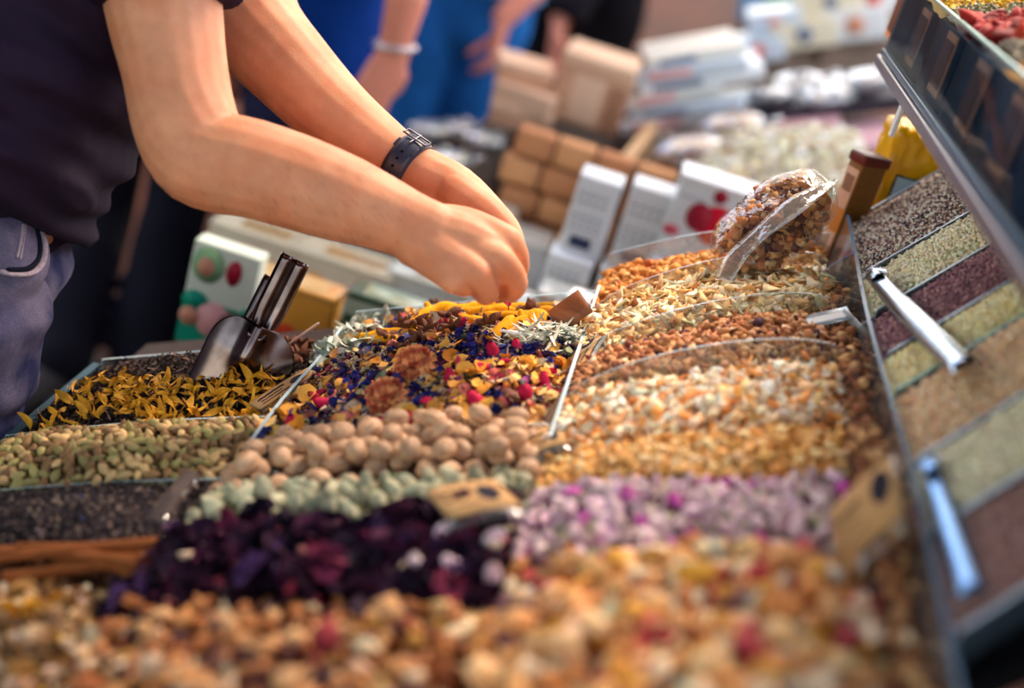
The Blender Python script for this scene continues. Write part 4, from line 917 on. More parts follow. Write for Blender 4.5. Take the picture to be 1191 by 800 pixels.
# ---- the customer leaning over the stand
pv, nk = P(-60, 240, 1.42), P(190, -260, 1.42); axd = unit(nk - pv); frd = world_dir(.894, .447); frd = unit(frd - axd * np.dot(frd, axd)); latd = np.cross(axd, frd)
if np.dot(latd, CAM - pv) < 0: latd = -latd                     # towards the camera = the customer's right side
rs, ls_ = P(172, -190, 1.30), P(262, -150, 1.52)
rarm = [rs, P(183, -80, 1.29), P(191, 10, 1.28), P(203, 80, 1.275), P(215, 140, 1.27), P(236, 182, 1.268), P(292, 196, 1.265), P(345, 212, 1.265), P(400, 231, 1.265), P(440, 246, 1.265), P(476, 262, 1.265), P(498, 272, 1.265)]
rrad = [.060, .057, .0530, .0475, .0470, .0460, .0445, .0430, .0395, .0345, (.027, .031), (.025, .031)]
larm = [ls_, P(272, -70, 1.49), P(282, -10, 1.47), P(300, 36, 1.455), P(338, 80, 1.44), P(388, 131, 1.425), P(438, 169, 1.41), P(474, 193, 1.40), P(500, 208, 1.395)]
lrad = [.060, .056, .052, .0500, .0450, .0390, .0320, .0270, .0260]
foot_r = np.array([pv[0] - .12, pv[1] - .10, .08]); foot_l = np.array([pv[0] - .05, pv[1] + .12, .08])
hipR, hipL = P(-40, 305, 1.355), P(-52, 305, 1.50)
kneeR = hipR + np.array([-.035, -.01, -.40]); kneeL = hipL + np.array([-.025, .01, -.40])
ankR = np.array([kneeR[0] - .06, kneeR[1], .08]); ankL = np.array([kneeL[0] - .05, kneeL[1], .08])
def chain(pts, r): return tube(pts, r, 12, 4)
# right hand: knuckle row, fingers folded away from the camera onto the pinched pieces
MC = dict(i=P(590, 279, 1.272), m=P(582, 302, 1.254), r=P(556, 318, 1.245), p=P(527, 326, 1.247))
wr = P(486, 266, 1.266)
rh = [chain([wr, P(540, 262, 1.275), MC['i']], [.024, .0175, .0138]), chain([P(488, 272, 1.262), P(540, 285, 1.263), MC['m']], [.024, .0165, .0138]),
      chain([P(488, 278, 1.262), P(528, 298, 1.256), MC['r']], [.024, .0165, .0130]), chain([P(484, 284, 1.266), P(508, 306, 1.257), MC['p']], [.022, .0165, .0128]),
      chain([P(500, 275, 1.285), P(545, 298, 1.276), P(566, 303, 1.272)], [.026, .0275, .021]), chain([P(490, 268, 1.27), P(535, 275, 1.266), P(572, 288, 1.268)], [.026, .0225, .0165]), chain([P(486, 278, 1.268), P(520, 298, 1.258), P(548, 312, 1.256)], [.026, .0220, .0155]),
      chain([MC['i'], P(602, 297, 1.300), P(602, 318, 1.325), P(590, 336, 1.335)], [.0138, .0108, .0098, .0078]),
      chain([MC['m'], P(600, 325, 1.270), P(596, 339, 1.300), P(586, 341, 1.325)], [.0138, .0112, .0098, .0078]),
      chain([MC['r'], P(568, 338, 1.259), P(563, 343, 1.288), P(562, 335, 1.310)], [.0128, .0108, .0094, .0078]),
      chain([MC['p'], P(538, 333, 1.262), P(541, 334, 1.287), P(545, 329, 1.300)], [.0122, .0098, .0086, .0072]),
      chain([P(512, 262, 1.29), P(548, 282, 1.315), P(575, 308, 1.335), P(585, 332, 1.343)], [.018, .0145, .0115, .0085])]
wl = P(500, 208, 1.395)
lh = [chain([P(490, 203, 1.398), P(530, 222, 1.392), P(566, 252, 1.385)], [(.028), .0255, .0215]),
      chain([P(500, 212, 1.40), P(545, 245, 1.405), P(575, 275, 1.405)], [.026, .024, .018]),
      chain([P(505, 226, 1.395), P(540, 256, 1.395), P(560, 285, 1.395)], [.024, .022, .018]),
      chain([P(532, 226, 1.380), P(566, 250, 1.368), P(590, 272, 1.360), P(597, 300, 1.354), P(592, 328, 1.350)], [.0215, .0195, .0150, .0118, .0085]),
      chain([P(578, 270, 1.408), P(600, 300, 1.395), P(598, 325, 1.378), P(590, 340, 1.362)], [.0130, .0110, .0095, .0075]),
      chain([P(572, 280, 1.412), P(588, 312, 1.402), P(584, 332, 1.386), P(578, 342, 1.370)], [.0128, .0108, .0095, .0075]),
      chain([P(562, 288, 1.412), P(572, 318, 1.402), P(568, 334, 1.388), P(564, 340, 1.375)], [.0122, .0102, .009, .0074]),
      chain([P(552, 290, 1.408), P(556, 314, 1.400), P(554, 328, 1.388), P(552, 334, 1.378)], [.0112, .0092, .008, .0066])]
J = dict(pelvis=pv, chest=pv + axd * .30, neck=nk, head=nk + unit(axd + frd * .35) * .17, front=frd, look=unit(frd * 1.0 - axd * .15), arms=[(rarm, rrad), (larm, lrad)], legs=[(hipR, kneeR, ankR), (hipL, kneeL, ankL)])
cust = person('person', 'person in dark T-shirt and jeans leaning over the stand, both hands pinching dried flowers', J, [rh, lh], skin, .0027, 2)
shirtm = mat('navy_tshirt_cotton', (38, 25, 44), .85, var=.12, vscale=40, bump=.2, bscale=900, spec=.15)
def ringpt(t, fd, ld, off=0.0): return pv + axd * t + frd * off
tsh = tube([pv + axd * .006, pv + axd * .045 + frd * .004, pv + axd * .12 + frd * .012, pv + axd * .24 + frd * .006, pv + axd * .36, nk - axd * .02],
           [(.216, .102), (.218, .118), (.210, .130), (.200, .136), (.175, .112), (.085, .075)], 40, 6, up=frd, round_ends=False)
sl1 = tube([rs + (rs - rarm[1]) * .2, rarm[1] + (rarm[2] - rarm[1]) * .02, P(189, -18, 1.282), P(190, -4, 1.281)], [.070, .0665, .0640, .0645], 24, 4, round_ends=False)
sl2 = tube([ls_ + (ls_ - larm[1]) * .2, larm[1], P(277, -42, 1.48)], [.068, .064, .062], 24, 4, round_ends=False)
def folds(p):
    q = np.asarray(p) - pv; a, b, c_ = np.dot(q, axd), np.dot(q, frd), np.dot(q, latd); w = mnoise.noise(Vector((a * 9, b * 5, c_ * 6))) * 1.5
    env = math.exp(-max(0, a - .02) / .16); s1 = math.sin(a * 170 + b * 16 + w * 2.2) * .0045 * env; s2 = math.sin(a * 66 - b * 20 + w * 3) * .0060; s3 = mnoise.noise(Vector((a * 26, b * 7, c_ * 9))) * .007
    return max(-.012, min(.011, (s1 + s2 + s3) * 1.4)) * (1 if a < .42 else .4)
cloth('t_shirt', [tsh, sl1, sl2], shirtm, cust, .005, 1, folds)
jm = mat('faded_denim', (122, 112, 132), .85, var=.25, vscale=600, color2=(56, 58, 92), c2scale=16, bump=.4, bscale=1200)
jpel = tube([pv + axd * .09, pv + axd * .03, pv - axd * .05, (hipR + hipL) / 2 + np.array([0, 0, -.03])], [(.160, .092), (.180, .104), (.182, .108), (.15, .09)], 30, 5, up=frd)
def jfold(p):
    z = p[2]; w = mnoise.noise(Vector(p) * 14); return math.sin(z * 95 + p[0] * 40 + w * 3) * .004 + mnoise.noise(Vector(p) * 24) * .005
jeans = cloth('jeans', [jpel, leg_shape(hipR, kneeR, ankR, 1.0, up=frd, end=.98), leg_shape(hipL, kneeL, ankL, 1.0, up=frd, end=.98)], jm, cust, .0065, 2, jfold)
# pocket hem, seam and rivet on the near hip
def onjeans(px, py, lift=.0):
    dg = bpy.context.evaluated_depsgraph_get(); dg.update()
    o = Vector(CAM) - jeans.matrix_world.translation; d = Vector(ray(px, py)).normalized(); mw = jeans.matrix_world.inverted()
    hit, loc, nrm, _ = jeans.ray_cast(mw @ Vector(CAM), (mw.to_3x3() @ d).normalized()); 
    w = jeans.matrix_world @ loc if hit else Vector(P(px, py, 1.28)); return np.array(w) - np.array(d) * lift
bpy.context.view_layer.update()
def on_px(lst, lift=.0012): return [onjeans(x, y, lift) for x, y in lst]
hemm = mat('worn_denim_hem', (168, 150, 158), .85, var=.25, vscale=300)
def cchild(name, piece, m, par): o = mesh_obj(name, piece[0], piece[1], m); o.parent = par; o.matrix_parent_inverse = par.matrix_world.inverted(); return o
cchild('pocket_hem', tube(on_px([(46, 264), (51, 282), (50, 300), (44, 312), (34, 318), (18, 319), (2, 316)]), [(.0040, .0022)] * 7, 8, 4), hemm, jeans)
cchild('pocket_shadow_gap', tube(on_px([(42, 266), (46, 282), (45, 298), (39, 308), (30, 313), (10, 314)], .0004), .0028, 8, 4), mat('painted_pocket_shade', (24, 24, 38), .9), jeans)  # dark tube stands for the shade inside the pocket opening
cchild('side_seam', tube(on_px([(27, 262), (24, 280), (20, 298)]), .0016, 6, 3), hemm, jeans)
cchild('side_seam', tube(on_px([(30, 262), (27, 282), (24, 300)]), .0012, 6, 3), hemm, jeans)
cchild('rivet', sphere(onjeans(36, 260, .001), .0035, 12, 8), mat('copper_rivet', (206, 126, 70), .3, metal=1.0), jeans)
# wristwatch on the far wrist (only its strap shows)
wc, wa = P(473, 193, 1.40), unit(P(500, 211, 1.395) - P(440, 170, 1.41)); side = unit(np.cross(wa, CAM - wc)); tow = np.cross(side, wa)
if np.dot(tow, CAM - wc) < 0: tow = -tow
watch = empty('wristwatch', (0, 0, 0)); watch.parent = cust; watch.location = Vector(wc) - cust.location
strapm = mat('black_blue_rubber', (50, 54, 72), .35, spec=.5, var=.06, vscale=80)
def band(off, hw, r, th, a0=0, a1=2 * PI, n=48):
    def fn(u, v):
        a = a0 + (a1 - a0) * u; return wa * (off + (v - .5) * 2 * hw) + (side * math.cos(a) + tow * math.sin(a)) * (r + th * (1 - (2 * v - 1) ** 4))
    return thick(grid(n, 7, fn), -.0018)
R0 = .0285
def wchild(name, piece, m): o = mesh_obj(name, piece[0], piece[1], m, watch); return o
wchild('strap', band(0, .0125, R0, .0022), strapm); wchild('strap_end', band(.0005, .0112, R0 + .0028, .0016, .9, 2.9), strapm)
wchild('keeper_loop', band(.0, .0020, R0 + .0050, .0012, .8, 2.4) if False else join(*[tube([wa * o_ + (side * math.cos(a) + tow * math.sin(a)) * (R0 + .0055) for a in np.linspace(1.9, 2.15, 4)], .0012, 6, 1) for o_ in (-.011, .011)]), strapm)
bk = [(side * math.cos(a) + tow * math.sin(a)) * (R0 + .0062) + wa * o_ for a, o_ in ((2.42, -.0135), (2.42, .0135), (2.68, .0135), (2.68, -.0135), (2.42, -.0135))]
wchild('buckle', tube(bk, .0011, 8, 1), mat('buckle_steel', (96, 96, 106), .35, metal=1.0))
wchild('buckle_pin', tube([(side * math.cos(2.75) + tow * math.sin(2.75)) * (R0 + .0066), (side * math.cos(2.2) + tow * math.sin(2.2)) * (R0 + .0064)], .0011, 6, 1), mat('buckle_steel'))
wchild('strap_holes', join(*[sphere((side * math.cos(a) + tow * math.sin(a)) * (R0 + .0050), .0014, 8, 6) for a in (1.1, 1.35, 1.6, 1.85)]), mat('strap_hole_dark', (10, 10, 14), .8))
wchild('watch_case', xf(tube([(0, 0, .0), (0, 0, .010)], [.019, .018], 24, 1, round_ends=False), np.stack([wa, np.cross(-tow, wa), -tow], 1), 1, -tow * (R0 - .001)), mat('watch_case_steel', (120, 120, 128), .3, metal=1.0))
# fine dark hair on the near forearm
def arm_hair():
    ps = []; r = np.random.default_rng(5); C_ = catmull(np.array(rarm[5:11]), 30); tg = np.gradient(C_, axis=0); rr = catmull(np.array([[.0462], [.0447], [.0432], [.0398], [.0348], [.030]]), 30)[:, 0]
    for _ in range(520):
        i = r.integers(4, len(C_) - 4); t = unit(tg[i]); s = unit(np.cross(t, (0, 0, 1))); u = np.cross(s, t); a = r.uniform(0, 2 * PI); n = s * math.cos(a) + u * math.sin(a)
        if np.dot(n, CAM - C_[i]) < -.02: continue
        p = C_[i] + n * (rr[i] - .0008); d = unit(t * r.uniform(.5, 1) - u * r.uniform(.2, .8) + n * .45); L = r.uniform(.006, .012)
        ps.append(tube([p, p + d * L * .5, p + d * L - n * L * .25], [.00010, .00008, .00004], 3, 1, round_ends=False))
    return join(*ps)
ah = child('arm_hair', arm_hair(), mat('fine_hair', (96, 62, 44), .6), cust); ah['kind'] = 'stuff'
# dried petals held between the fingertips: loose red petal between the hands
hp_o = mesh_obj('held_petal', *xf(thick(p_petal(3), .02), rotm(.4, 1.0, .3), .026, P(586, 344, 1.345)), mat('crimson_petal', (170, 40, 66), .6)); recenter(hp_o, P(586, 344, 1.345)); tag(hp_o, 'crimson petal pinched between the fingertips of the two hands', 'petal')

# ---- people farther along the stand
def simple_person(label, hip, height_dirs, front, arms, shirtcol, trcol, look=None, legs=None, hands=(), shirt_len=.0, sleeves=.35, group=None, skm=skin_b, hip_w=.095):
    hip = np.asarray(hip, float); fr = unit(front); up = np.array([0, 0, 1.0]); lat = np.cross(up, fr)
    pel = hip + up * .02; ch_ = hip + up * .33; nk_ = hip + up * .56; hd = nk_ + up * .17 + fr * .03
    if legs is None:
        legs = []
        for s in (-1, 1): a = hip + lat * hip_w * s; legs.append((a, np.array([a[0], a[1], .48]) + fr * .03, np.array([a[0], a[1], .085])))
    J = dict(pelvis=pel, chest=ch_, neck=nk_, head=hd, front=fr, look=look if look is not None else fr, arms=arms, legs=legs)
    root = person('person', label, J, list(hands), skm, .008, 2)
    sm = mat('shirt_%d_%d_%d' % shirtcol, shirtcol, .85, var=.1, vscale=12, bump=.2, bscale=60); tm = mat('trousers_%d_%d_%d' % trcol, trcol, .85, var=.18, vscale=9, bump=.3, bscale=80)
    def ff(p): return mnoise.noise(Vector(p) * 9) * .008
    tr_ = [tube([hip + up * .10, hip + up * .03, hip - up * .06], [(.155, .105), (.165, .115), (.15, .11)], 24, 3, up=fr)] + [leg_shape(*l, 1.0, up=fr, end=.96) for l in legs]
    cloth('trousers', tr_, tm, root, .012, 2, ff)
    shp = [tube([hip + up * shirt_len, hip + up * .12, ch_, hip + up * .46, nk_ - up * .01], [(.18, .135), (.175, .13), (.19, .135), (.165, .11), (.075, .07)], 28, 4, up=fr, round_ends=False)]
    for A in arms:
        pts = np.asarray(A[0], float); n_ = max(2, int(len(pts) * sleeves + .5)); shp.append(tube([pts[0] + (pts[0] - pts[1]) * .1] + list(pts[1:n_ + 1] if n_ < len(pts) else pts[1:]), [max(r if not hasattr(r, '__len__') else r[0] for r in A[1]) + .014] * (n_ + 1 if n_ < len(pts) else len(pts)), 16, 3, round_ends=False))
    cloth('shirt', shp, sm, root, .011, 2, ff); 
    for l in legs:
        a = np.asarray(l[2]); ft = unit(np.array([fr[0], fr[1], 0])); child('shoe', tube([a - ft * .06 + np.array([0, 0, -.035]), a + ft * .05 + np.array([0, 0, -.035]), a + ft * .19 + np.array([0, 0, -.05])], [(.043, .046), (.050, .044), (.042, .03)], 14, 4), mat('dark_shoe', (40, 36, 40), .5), root)
    return root
def arm(sh, el, wr_): sh, el, wr_ = map(np.asarray, (sh, el, wr_)); return ([sh, sh * .5 + el * .5, el, el * .55 + wr_ * .45, wr_], [.055, .048, .042, .040, (.030, .026)])
upv = np.array([0, 0, 1.0])
# blue shirt
h1 = P(352, 96, 2.78); w1 = P(456, 66, 2.50); e1 = w1 + upv * .27 + np.array([.0, .0, 0]); s1 = e1 + upv * .29 + np.array([-.03, .06, 0])
fr1 = unit(np.array([1, .12, 0])); lat1 = np.cross(upv, fr1)
sR = h1 + upv * .47 - lat1 * .2; sL = h1 + upv * .47 + lat1 * .2
p1 = simple_person('person in a bright blue shirt and dark trousers, right arm hanging with a bracelet', h1, None, fr1, [arm(s1, e1, w1), arm(sL, sL - upv * .28 + lat1 * .04, sL - upv * .53 + fr1 * .08)], (10, 52, 128), (30, 28, 52), hands=[seg_hand(w1, w1 - e1 + np.array([-.06, -.02, 0]), unit(np.array([-.6, .4, 0])), 1, 1.25, 1.3), seg_hand(sL - upv * .53 + fr1 * .08, -upv, -lat1, -1, .6)])
brc = child('bracelet', tube([w1 + upv * .02 + .034 * np.array([math.cos(a), math.sin(a), .15 * math.cos(a)]) for a in np.linspace(0, 2 * PI, 20)], .006, 8, 1), mat('pale_metal', (206, 190, 190), .3, metal=.8), p1)
# light jeans
h2 = P(548, -10, 3.45); fr2 = unit(np.array([.2, -1, 0])); lat2 = np.cross(upv, fr2); w2 = P(586, 20, 3.28)
sA, sB = h2 + upv * .47 + lat2 * .2, h2 + upv * .47 - lat2 * .2
pA = sA if np.linalg.norm(sA - w2) < np.linalg.norm(sB - w2) else sB; pB = sB if pA is sA else sA
simple_person('person in pale blue denim standing behind the stacked brown boxes, one hand down', h2, None, fr2, [arm(pA, (pA + w2) / 2 + np.array([.08, .06, 0]), w2), arm(pB, pB - upv * .28, pB - upv * .52)], (110, 158, 206), (36, 104, 176), hands=[seg_hand(w2, np.array([.05, -.15, -1]), np.array([-1, 0, 0]), 1, .7), seg_hand(pB - upv * .52, -upv, lat2, 1, .6)], shirt_len=.02, hip_w=.075)
# dark clothes
h4 = P(692, -30, 4.05); w4 = P(652, 22, 3.86); fr4 = unit(np.array([-.3, -1, 0])); lat4 = np.cross(upv, fr4)
sA, sB = h4 + upv * .47 + lat4 * .2, h4 + upv * .47 - lat4 * .2; pA = sA if np.linalg.norm(sA - w4) < np.linalg.norm(sB - w4) else sB; pB = sB if pA is sA else sA
simple_person('person in black clothes behind the tall brown box, hand at hip height', h4, None, fr4, [arm(pA, (pA + w4) / 2 + np.array([-.06, .08, 0]), w4), arm(pB, pB - upv * .28, pB - upv * .52)], (24, 20, 28), (22, 19, 24), hands=[seg_hand(w4, np.array([.1, -.1, -1]), np.array([1, 0, 0]), 1, .8, 1.15), seg_hand(pB - upv * .52, -upv, lat4, 1, .6)], sleeves=.8)
# walker in black trousers on the left
def G(px, py): return onplane(px, py, np.array([0, 0, 0.]), np.array([0, 0, 1.0]))
h3 = P(205, -10, 3.0); a3b = G(150, 470); a3a = G(62, 470)
a3a = a3a + upv * .085; a3b = a3b + upv * .085
k3b = P(212, 215, 2.98); k3a = P(118, 240, 3.02); fr3 = unit(np.array([-.4, -1, 0])); lat3 = np.cross(upv, fr3)
simple_person('person in black trousers and dark top walking past behind the leaning customer', h3, None, fr3, [arm(h3 + upv * .47 + lat3 * .2, h3 + upv * .2 + lat3 * .26, h3 - upv * .04 + lat3 * .24 + fr3 * .05), arm(h3 + upv * .47 - lat3 * .2, h3 + upv * .2 - lat3 * .26, h3 - upv * .04 - lat3 * .24 + fr3 * .05)], (26, 26, 44), (16, 15, 24), legs=[(h3 + lat3 * .0 + np.array([.06, 0, 0]), k3b, a3b), (h3 + np.array([-.09, 0, 0]), k3a, a3a)], hands=[seg_hand(h3 - upv * .04 + lat3 * .24 + fr3 * .05, -upv, -lat3, -1), seg_hand(h3 - upv * .04 - lat3 * .24 + fr3 * .05, -upv, lat3, 1)], sleeves=.8)
# ------------------------------------------------------------------ ground and the goods farther along the stall
g = mesh_obj('ground', *grid(2, 2, lambda u, v: (-20 + 40 * u, -12 + 40 * v, 0)), mat('terracotta_paving', (62, 27, 11), .8, color2=(38, 18, 10), c2scale=1.3, var=.12, vscale=9)); g['kind'] = 'structure'
back = empty('market_table', (0, 2.4, 0)); tag(back, 'long market table behind the spice stand carrying the boxed goods', 'table')
tabm = mat('grey_table_top', (96, 92, 98), .6, var=.1, vscale=10); risem = mat('plain_riser_board', (128, 110, 98), .7, var=.1, vscale=12)
child('table_top', bbox(-.58, .62, 1.66, 3.02, .40, .44, .006), tabm, back); child('table_top', bbox(.0, .62, 3.03, 4.3, .40, .44, .006), tabm, back)
for lx, ly in ((-.53, 1.8), (.56, 1.8), (-.53, 2.9), (.06, 4.2), (.56, 4.2)):
    child('leg', bbox(lx - .03, lx + .03, ly - .03, ly + .03, 0, .40, .004), wood_d, back)
def riser(x0, x1, y0, y1, z): child('riser', bbox(x0, x1, y0, y1, .44, z, .002), risem, back)
class UB:                                                      # an upright pack: front face lower-left at px,py,depth; w,h in pixels there; t metres deep
    def __init__(s, name, label, cat, px, py, d, wpx, hpx, t, m, yaw=0.0, group=None, bev=.003, rise=True, tilt=0.0):
        s.w, s.h, s.t = wpx * d / F / .955, hpx * d / F / .93, t; s.o = P(px, py, d); s.e = empty(name, s.o); tag(s.e, label, cat, group)
        c, sn = math.cos(yaw), math.sin(yaw); M = np.array([[c, -sn, 0], [sn, c, 0], [0, 0, 1.0]])
        if tilt: M = M @ np.array([[math.cos(tilt), 0, -math.sin(tilt)], [0, 1, 0], [math.sin(tilt), 0, math.cos(tilt)]])
        s.n = 0; s.M = M; s.child('body', bbox(0, s.w, 0, t, 0, s.h, bev), m)
        if rise:
            cs = np.array([M @ np.array(q) for q in ((0, 0, 0), (s.w, 0, 0), (0, t, 0), (s.w, t, 0))]) + s.o; z = cs[:, 2].min() - .002 + (0 if not tilt else .0)
            if z > .46: riser(cs[:, 0].min() + .004, cs[:, 0].max() - .004, cs[:, 1].min() + .004, cs[:, 1].max() - .004, z)
    def child(s, name, piece, m): return child(name, (np.asarray(piece[0], float) @ s.M.T + s.o, piece[1]), m, s.e)
    def patch(s, name, u0, u1, v0, v1, m): s.n += 1; return s.child(name, bbox(u0 * s.w, u1 * s.w, -.0008 - .0004 * s.n, .0004, v0 * s.h, v1 * s.h, .0003), m)
    def oval(s, name, u, v, ru, rv, m):                          # printed oval on the front, radii as fractions of the height
        s.n += 1; k = 20; rg = [(u * s.w + ru * s.h * math.cos(2 * PI * i / k), -.0010 - .0004 * s.n, v * s.h + rv * s.h * math.sin(2 * PI * i / k)) for i in range(k)]; lo = [(a, .0004, c) for a, _, c in rg]
        return s.child(name, (np.array(rg + lo), [tuple(range(k)), tuple(range(2 * k - 1, k - 1, -1))] + [(i, k + i, k + (i + 1) % k, (i + 1) % k) for i in range(k)]), m)
    def lid(s, m, k=.03): return s.child('lid', bbox(-.002, s.w + .002, -.002, s.t + .002, s.h * (1 - k * 3), s.h + .003, .002), m)
    def top(s, m, u0=.12, u1=.88, v0=.12, v1=.88): return s.child('top_print', bbox(u0 * s.w, u1 * s.w, v0 * s.t, v1 * s.t, s.h - .0004, s.h + .0010, .0003), m)
    def text(s, u0, u1, rows, m, r=.0012):
        ls = []
        for v in rows:
            q = np.linspace(u0, u1, 9)
            for a, b in zip(q[:-1:2], q[1::2]): ls.append(bbox(a * s.w, b * s.w, -.0014, .0002, v * s.h - r, v * s.h + r, .0002))
        return s.child('lettering', join(*ls), m)
white = mat('white_carton', (228, 231, 233), .5, var=.03, vscale=20); pale = mat('cream_carton', (224, 214, 188), .5, var=.05, vscale=20)
teal = mat('teal_print', (10, 150, 120), .5); green_d = mat('dark_green_print', (62, 92, 66), .5); red = mat('red_print', (220, 18, 46), .45); dred = mat('dark_red_print', (160, 24, 48), .5)
pink = mat('pink_print', (222, 160, 158), .5); orange = mat('orange_print', (232, 164, 62), .5); brt = mat('red_orange_print', (216, 66, 34), .5); greyt = mat('grey_print', (120, 130, 150), .6); navy = mat('navy_print', (52, 62, 92), .5)
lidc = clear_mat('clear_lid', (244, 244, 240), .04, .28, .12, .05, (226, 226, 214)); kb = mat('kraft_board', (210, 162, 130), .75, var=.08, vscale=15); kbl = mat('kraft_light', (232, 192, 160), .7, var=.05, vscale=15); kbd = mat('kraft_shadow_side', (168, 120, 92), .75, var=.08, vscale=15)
# tea cartons behind the tea leaves
b = UB('tea_carton', 'pale tea carton with teal base and printed berries at the left', 'carton', 203, 394, 1.88, 76, 118, .035, mat('pale_green_carton', (216, 224, 204), .5, var=.04, vscale=20))
b.patch('teal_band', .0, 1.0, .0, .46, teal); b.oval('leaf_ring', .27, .80, .15, .17, mat('leaf_green_print', (134, 176, 128), .5)); b.oval('berry', .24, .78, .08, .09, mat('peach_print', (214, 150, 120), .5)); b.oval('berry', .66, .80, .07, .12, dred); b.oval('leaf', .18, .44, .12, .09, teal)
b.oval('blossom', .50, .30, .17, .17, pink); b.oval('blossom', .78, .27, .13, .16, mat('plum_print', (120, 70, 70), .5)); b.oval('blossom', .14, .28, .09, .09, mat('peach_print')); b.patch('teal_edge', .90, 1.0, .28, .50, teal)
b = UB('tea_carton', 'orange tea carton with a dark red lower band behind the metal scoop', 'carton', 250, 396, 1.93, 120, 88, .06, orange); b.patch('dark_band', 0, 1, 0, .46, mat('maroon_print', (100, 44, 36), .5)); b.oval('red_fruit', .30, .36, .13, .12, brt); b.oval('red_fruit', .62, .38, .15, .13, brt); b.oval('red_fruit', .80, .2, .10, .10, dred); b.lid(lidc); b.top(mat('amber_print', (224, 186, 120), .5))
b = UB('tea_carton', 'dark green tea carton with a clear lid behind the sage leaves', 'carton', 384, 424, 1.90, 120, 88, .06, green_d); b.lid(lidc); b.top(mat('sage_print', (150, 166, 136), .5)); b.patch('pale_band', 0, 1, .72, .92, mat('pale_sage_print', (176, 190, 164), .5))
for (px, py, w, h, lb, m, spots) in [(232, 318, 95, 62, 'cream carton with orange print in the row behind the orange one', pale, [(.5, .6, mat('peach_print'))]),
                                     (322, 345, 120, 60, 'cream carton with a yellow band in the row behind, above the scoop handle', pale, [(.3, .5, orange), (.7, .45, mat('peach_print'))]),
                                     (436, 372, 96, 60, 'pale grey carton with a clear lid in the row behind, under the near wrist', mat('pale_grey_carton', (210, 214, 206), .5), [(.5, .4, mat('peach_print'))])]:
    b = UB('goods_carton', lb, 'carton', px, py, 2.25, w, h, .09, m)
    for u, v, mm in spots: b.oval('printed_spot', u, v, .22, .18, mm)
    b.top([mat('peach_print'), mat('straw_print', (186, 150, 90), .5), mat('mint_print', (130, 170, 148), .5)][px % 3], .3, .9, .2, .7)
    b.lid(lidc)
for (px, py, w, h, lb, col, mm) in [(530, 398, 78, 62, 'white carton with pink print directly beneath the pinching hands', (224, 226, 226), pink), (606, 408, 60, 70, 'white carton with green print to the right of the pinching hands', (226, 228, 226), mat('fresh_green_print', (96, 160, 110), .5))]:
    b = UB('goods_carton', lb, 'carton', px, py, 2.05, w, h, .08, mat('w_%d' % px, col, .5)); b.oval('printed_spot', .4, .55, .18, .2, mm); b.oval('printed_spot', .72, .3, .12, .12, red); b.lid(lidc)
for (px, py, w, h, lb, col) in [(420, 262, 70, 40, 'pale carton seen just under the watch', (206, 210, 206)), (505, 285, 75, 50, 'pale carton beside the pinching hands, far row', (214, 210, 200)), (560, 330, 60, 60, 'white carton peeping out past the fingertips', (222, 226, 228))]:
    b = UB('goods_carton', lb, 'carton', px, py, 2.45, w, h, .10, mat('x_%d' % px, col, .5)); b.lid(lidc); b.patch('printed_band', .1, .7, .2, .5, pink if px != 420 else green_d)
b = UB('small_white_carton', 'small white carton corner behind the bare brown card', 'carton', 644, 378, 1.72, 40, 36, .05, white, yaw=-.2); b.patch('red_line', .1, .8, .60, .66, brt)
# white packs with grey text
k = 0
for (px, py, w, h, lb) in [(618, 362, 50, 70, 'white text pack, lower left of the four'), (676, 382, 54, 72, 'white text pack, lower right of the four'), (648, 290, 48, 88, 'white text pack, upper left of the four'), (706, 308, 52, 94, 'white text pack, upper right of the four')]:
    b = UB('text_pack', lb + ' beside the light plank', 'pack', px, py, 2.12, w, h, .07, white, rise=(py > 350)); b.text(.12, .86, (.78, .68, .5, .42, .34), greyt, .0016); b.patch('grey_block', .2, .7, .10, .24, greyt if k % 2 else navy); k += 1
for (px, py, w, h, lb, big) in [(726, 400, 146, 94, 'white carton with a printed pomegranate, lower of two', False), (760, 304, 112, 100, 'white carton with a printed red pomegranate, upper of two', True)]:
    b = UB('fruit_carton', lb, 'carton', px, py, 2.08, w, h, .08, mat('cool_white_carton', (224, 229, 232), .5, var=.03, vscale=20), rise=not big); u = .42 if big else .55
    b.oval('pomegranate', u + .04, .58, .20, .22, red); b.oval('pomegranate', u - .14, .62, .14, .16, dred); b.oval('seed', u, .90, .075, .075, dred); b.oval('seed', u - .36, .40, .09, .06, mat('pale_red_print', (206, 90, 100), .5)); big and b.text(.05, .30, (.80,), greyt, .0014)
    b.lid(mat('white_flap', (232, 234, 236), .4), .02)
# brown blocks in a crate, light plank
cr = UB('block_crate', 'shallow dark crate holding rows of brown blocks', 'crate', 556, 290, 2.62, 184, 138, .03, mat('crate_dark', (72, 54, 48), .7), rise=True)
kk_ = 0
for r_ in range(4):
    for c_ in range(4):
        px, py = 560, 272
        pos_ = ['lowest', 'second', 'third', 'top'][r_] + ' row, ' + ['first', 'second', 'third', 'fourth'][c_] + ' from the left'
        b = UB('soap_block', 'brown block in the crate, ' + pos_, 'block', px, py, 2.56, 42, 28, .045, [mat('block_tan', (218, 158, 110), .7, var=.08, vscale=20), mat('block_brown', (200, 138, 96), .7, var=.08, vscale=20)][(r_ + c_) % 2], group='brown blocks in the crate', bev=.005, rise=False); b.e.location += Vector((c_ * .0735 + (r_ % 2) * .012, 0, r_ * .0535))
Pa, Pb, Pc = P(756, 158, 2.85), P(650, 300, 2.15), None
d_ = unit(Pb - Pa); sd = unit(np.cross(d_, upv)); Mp = np.stack([d_, sd, np.cross(sd, d_) * -1], 1); Lp = np.linalg.norm(Pb - Pa)
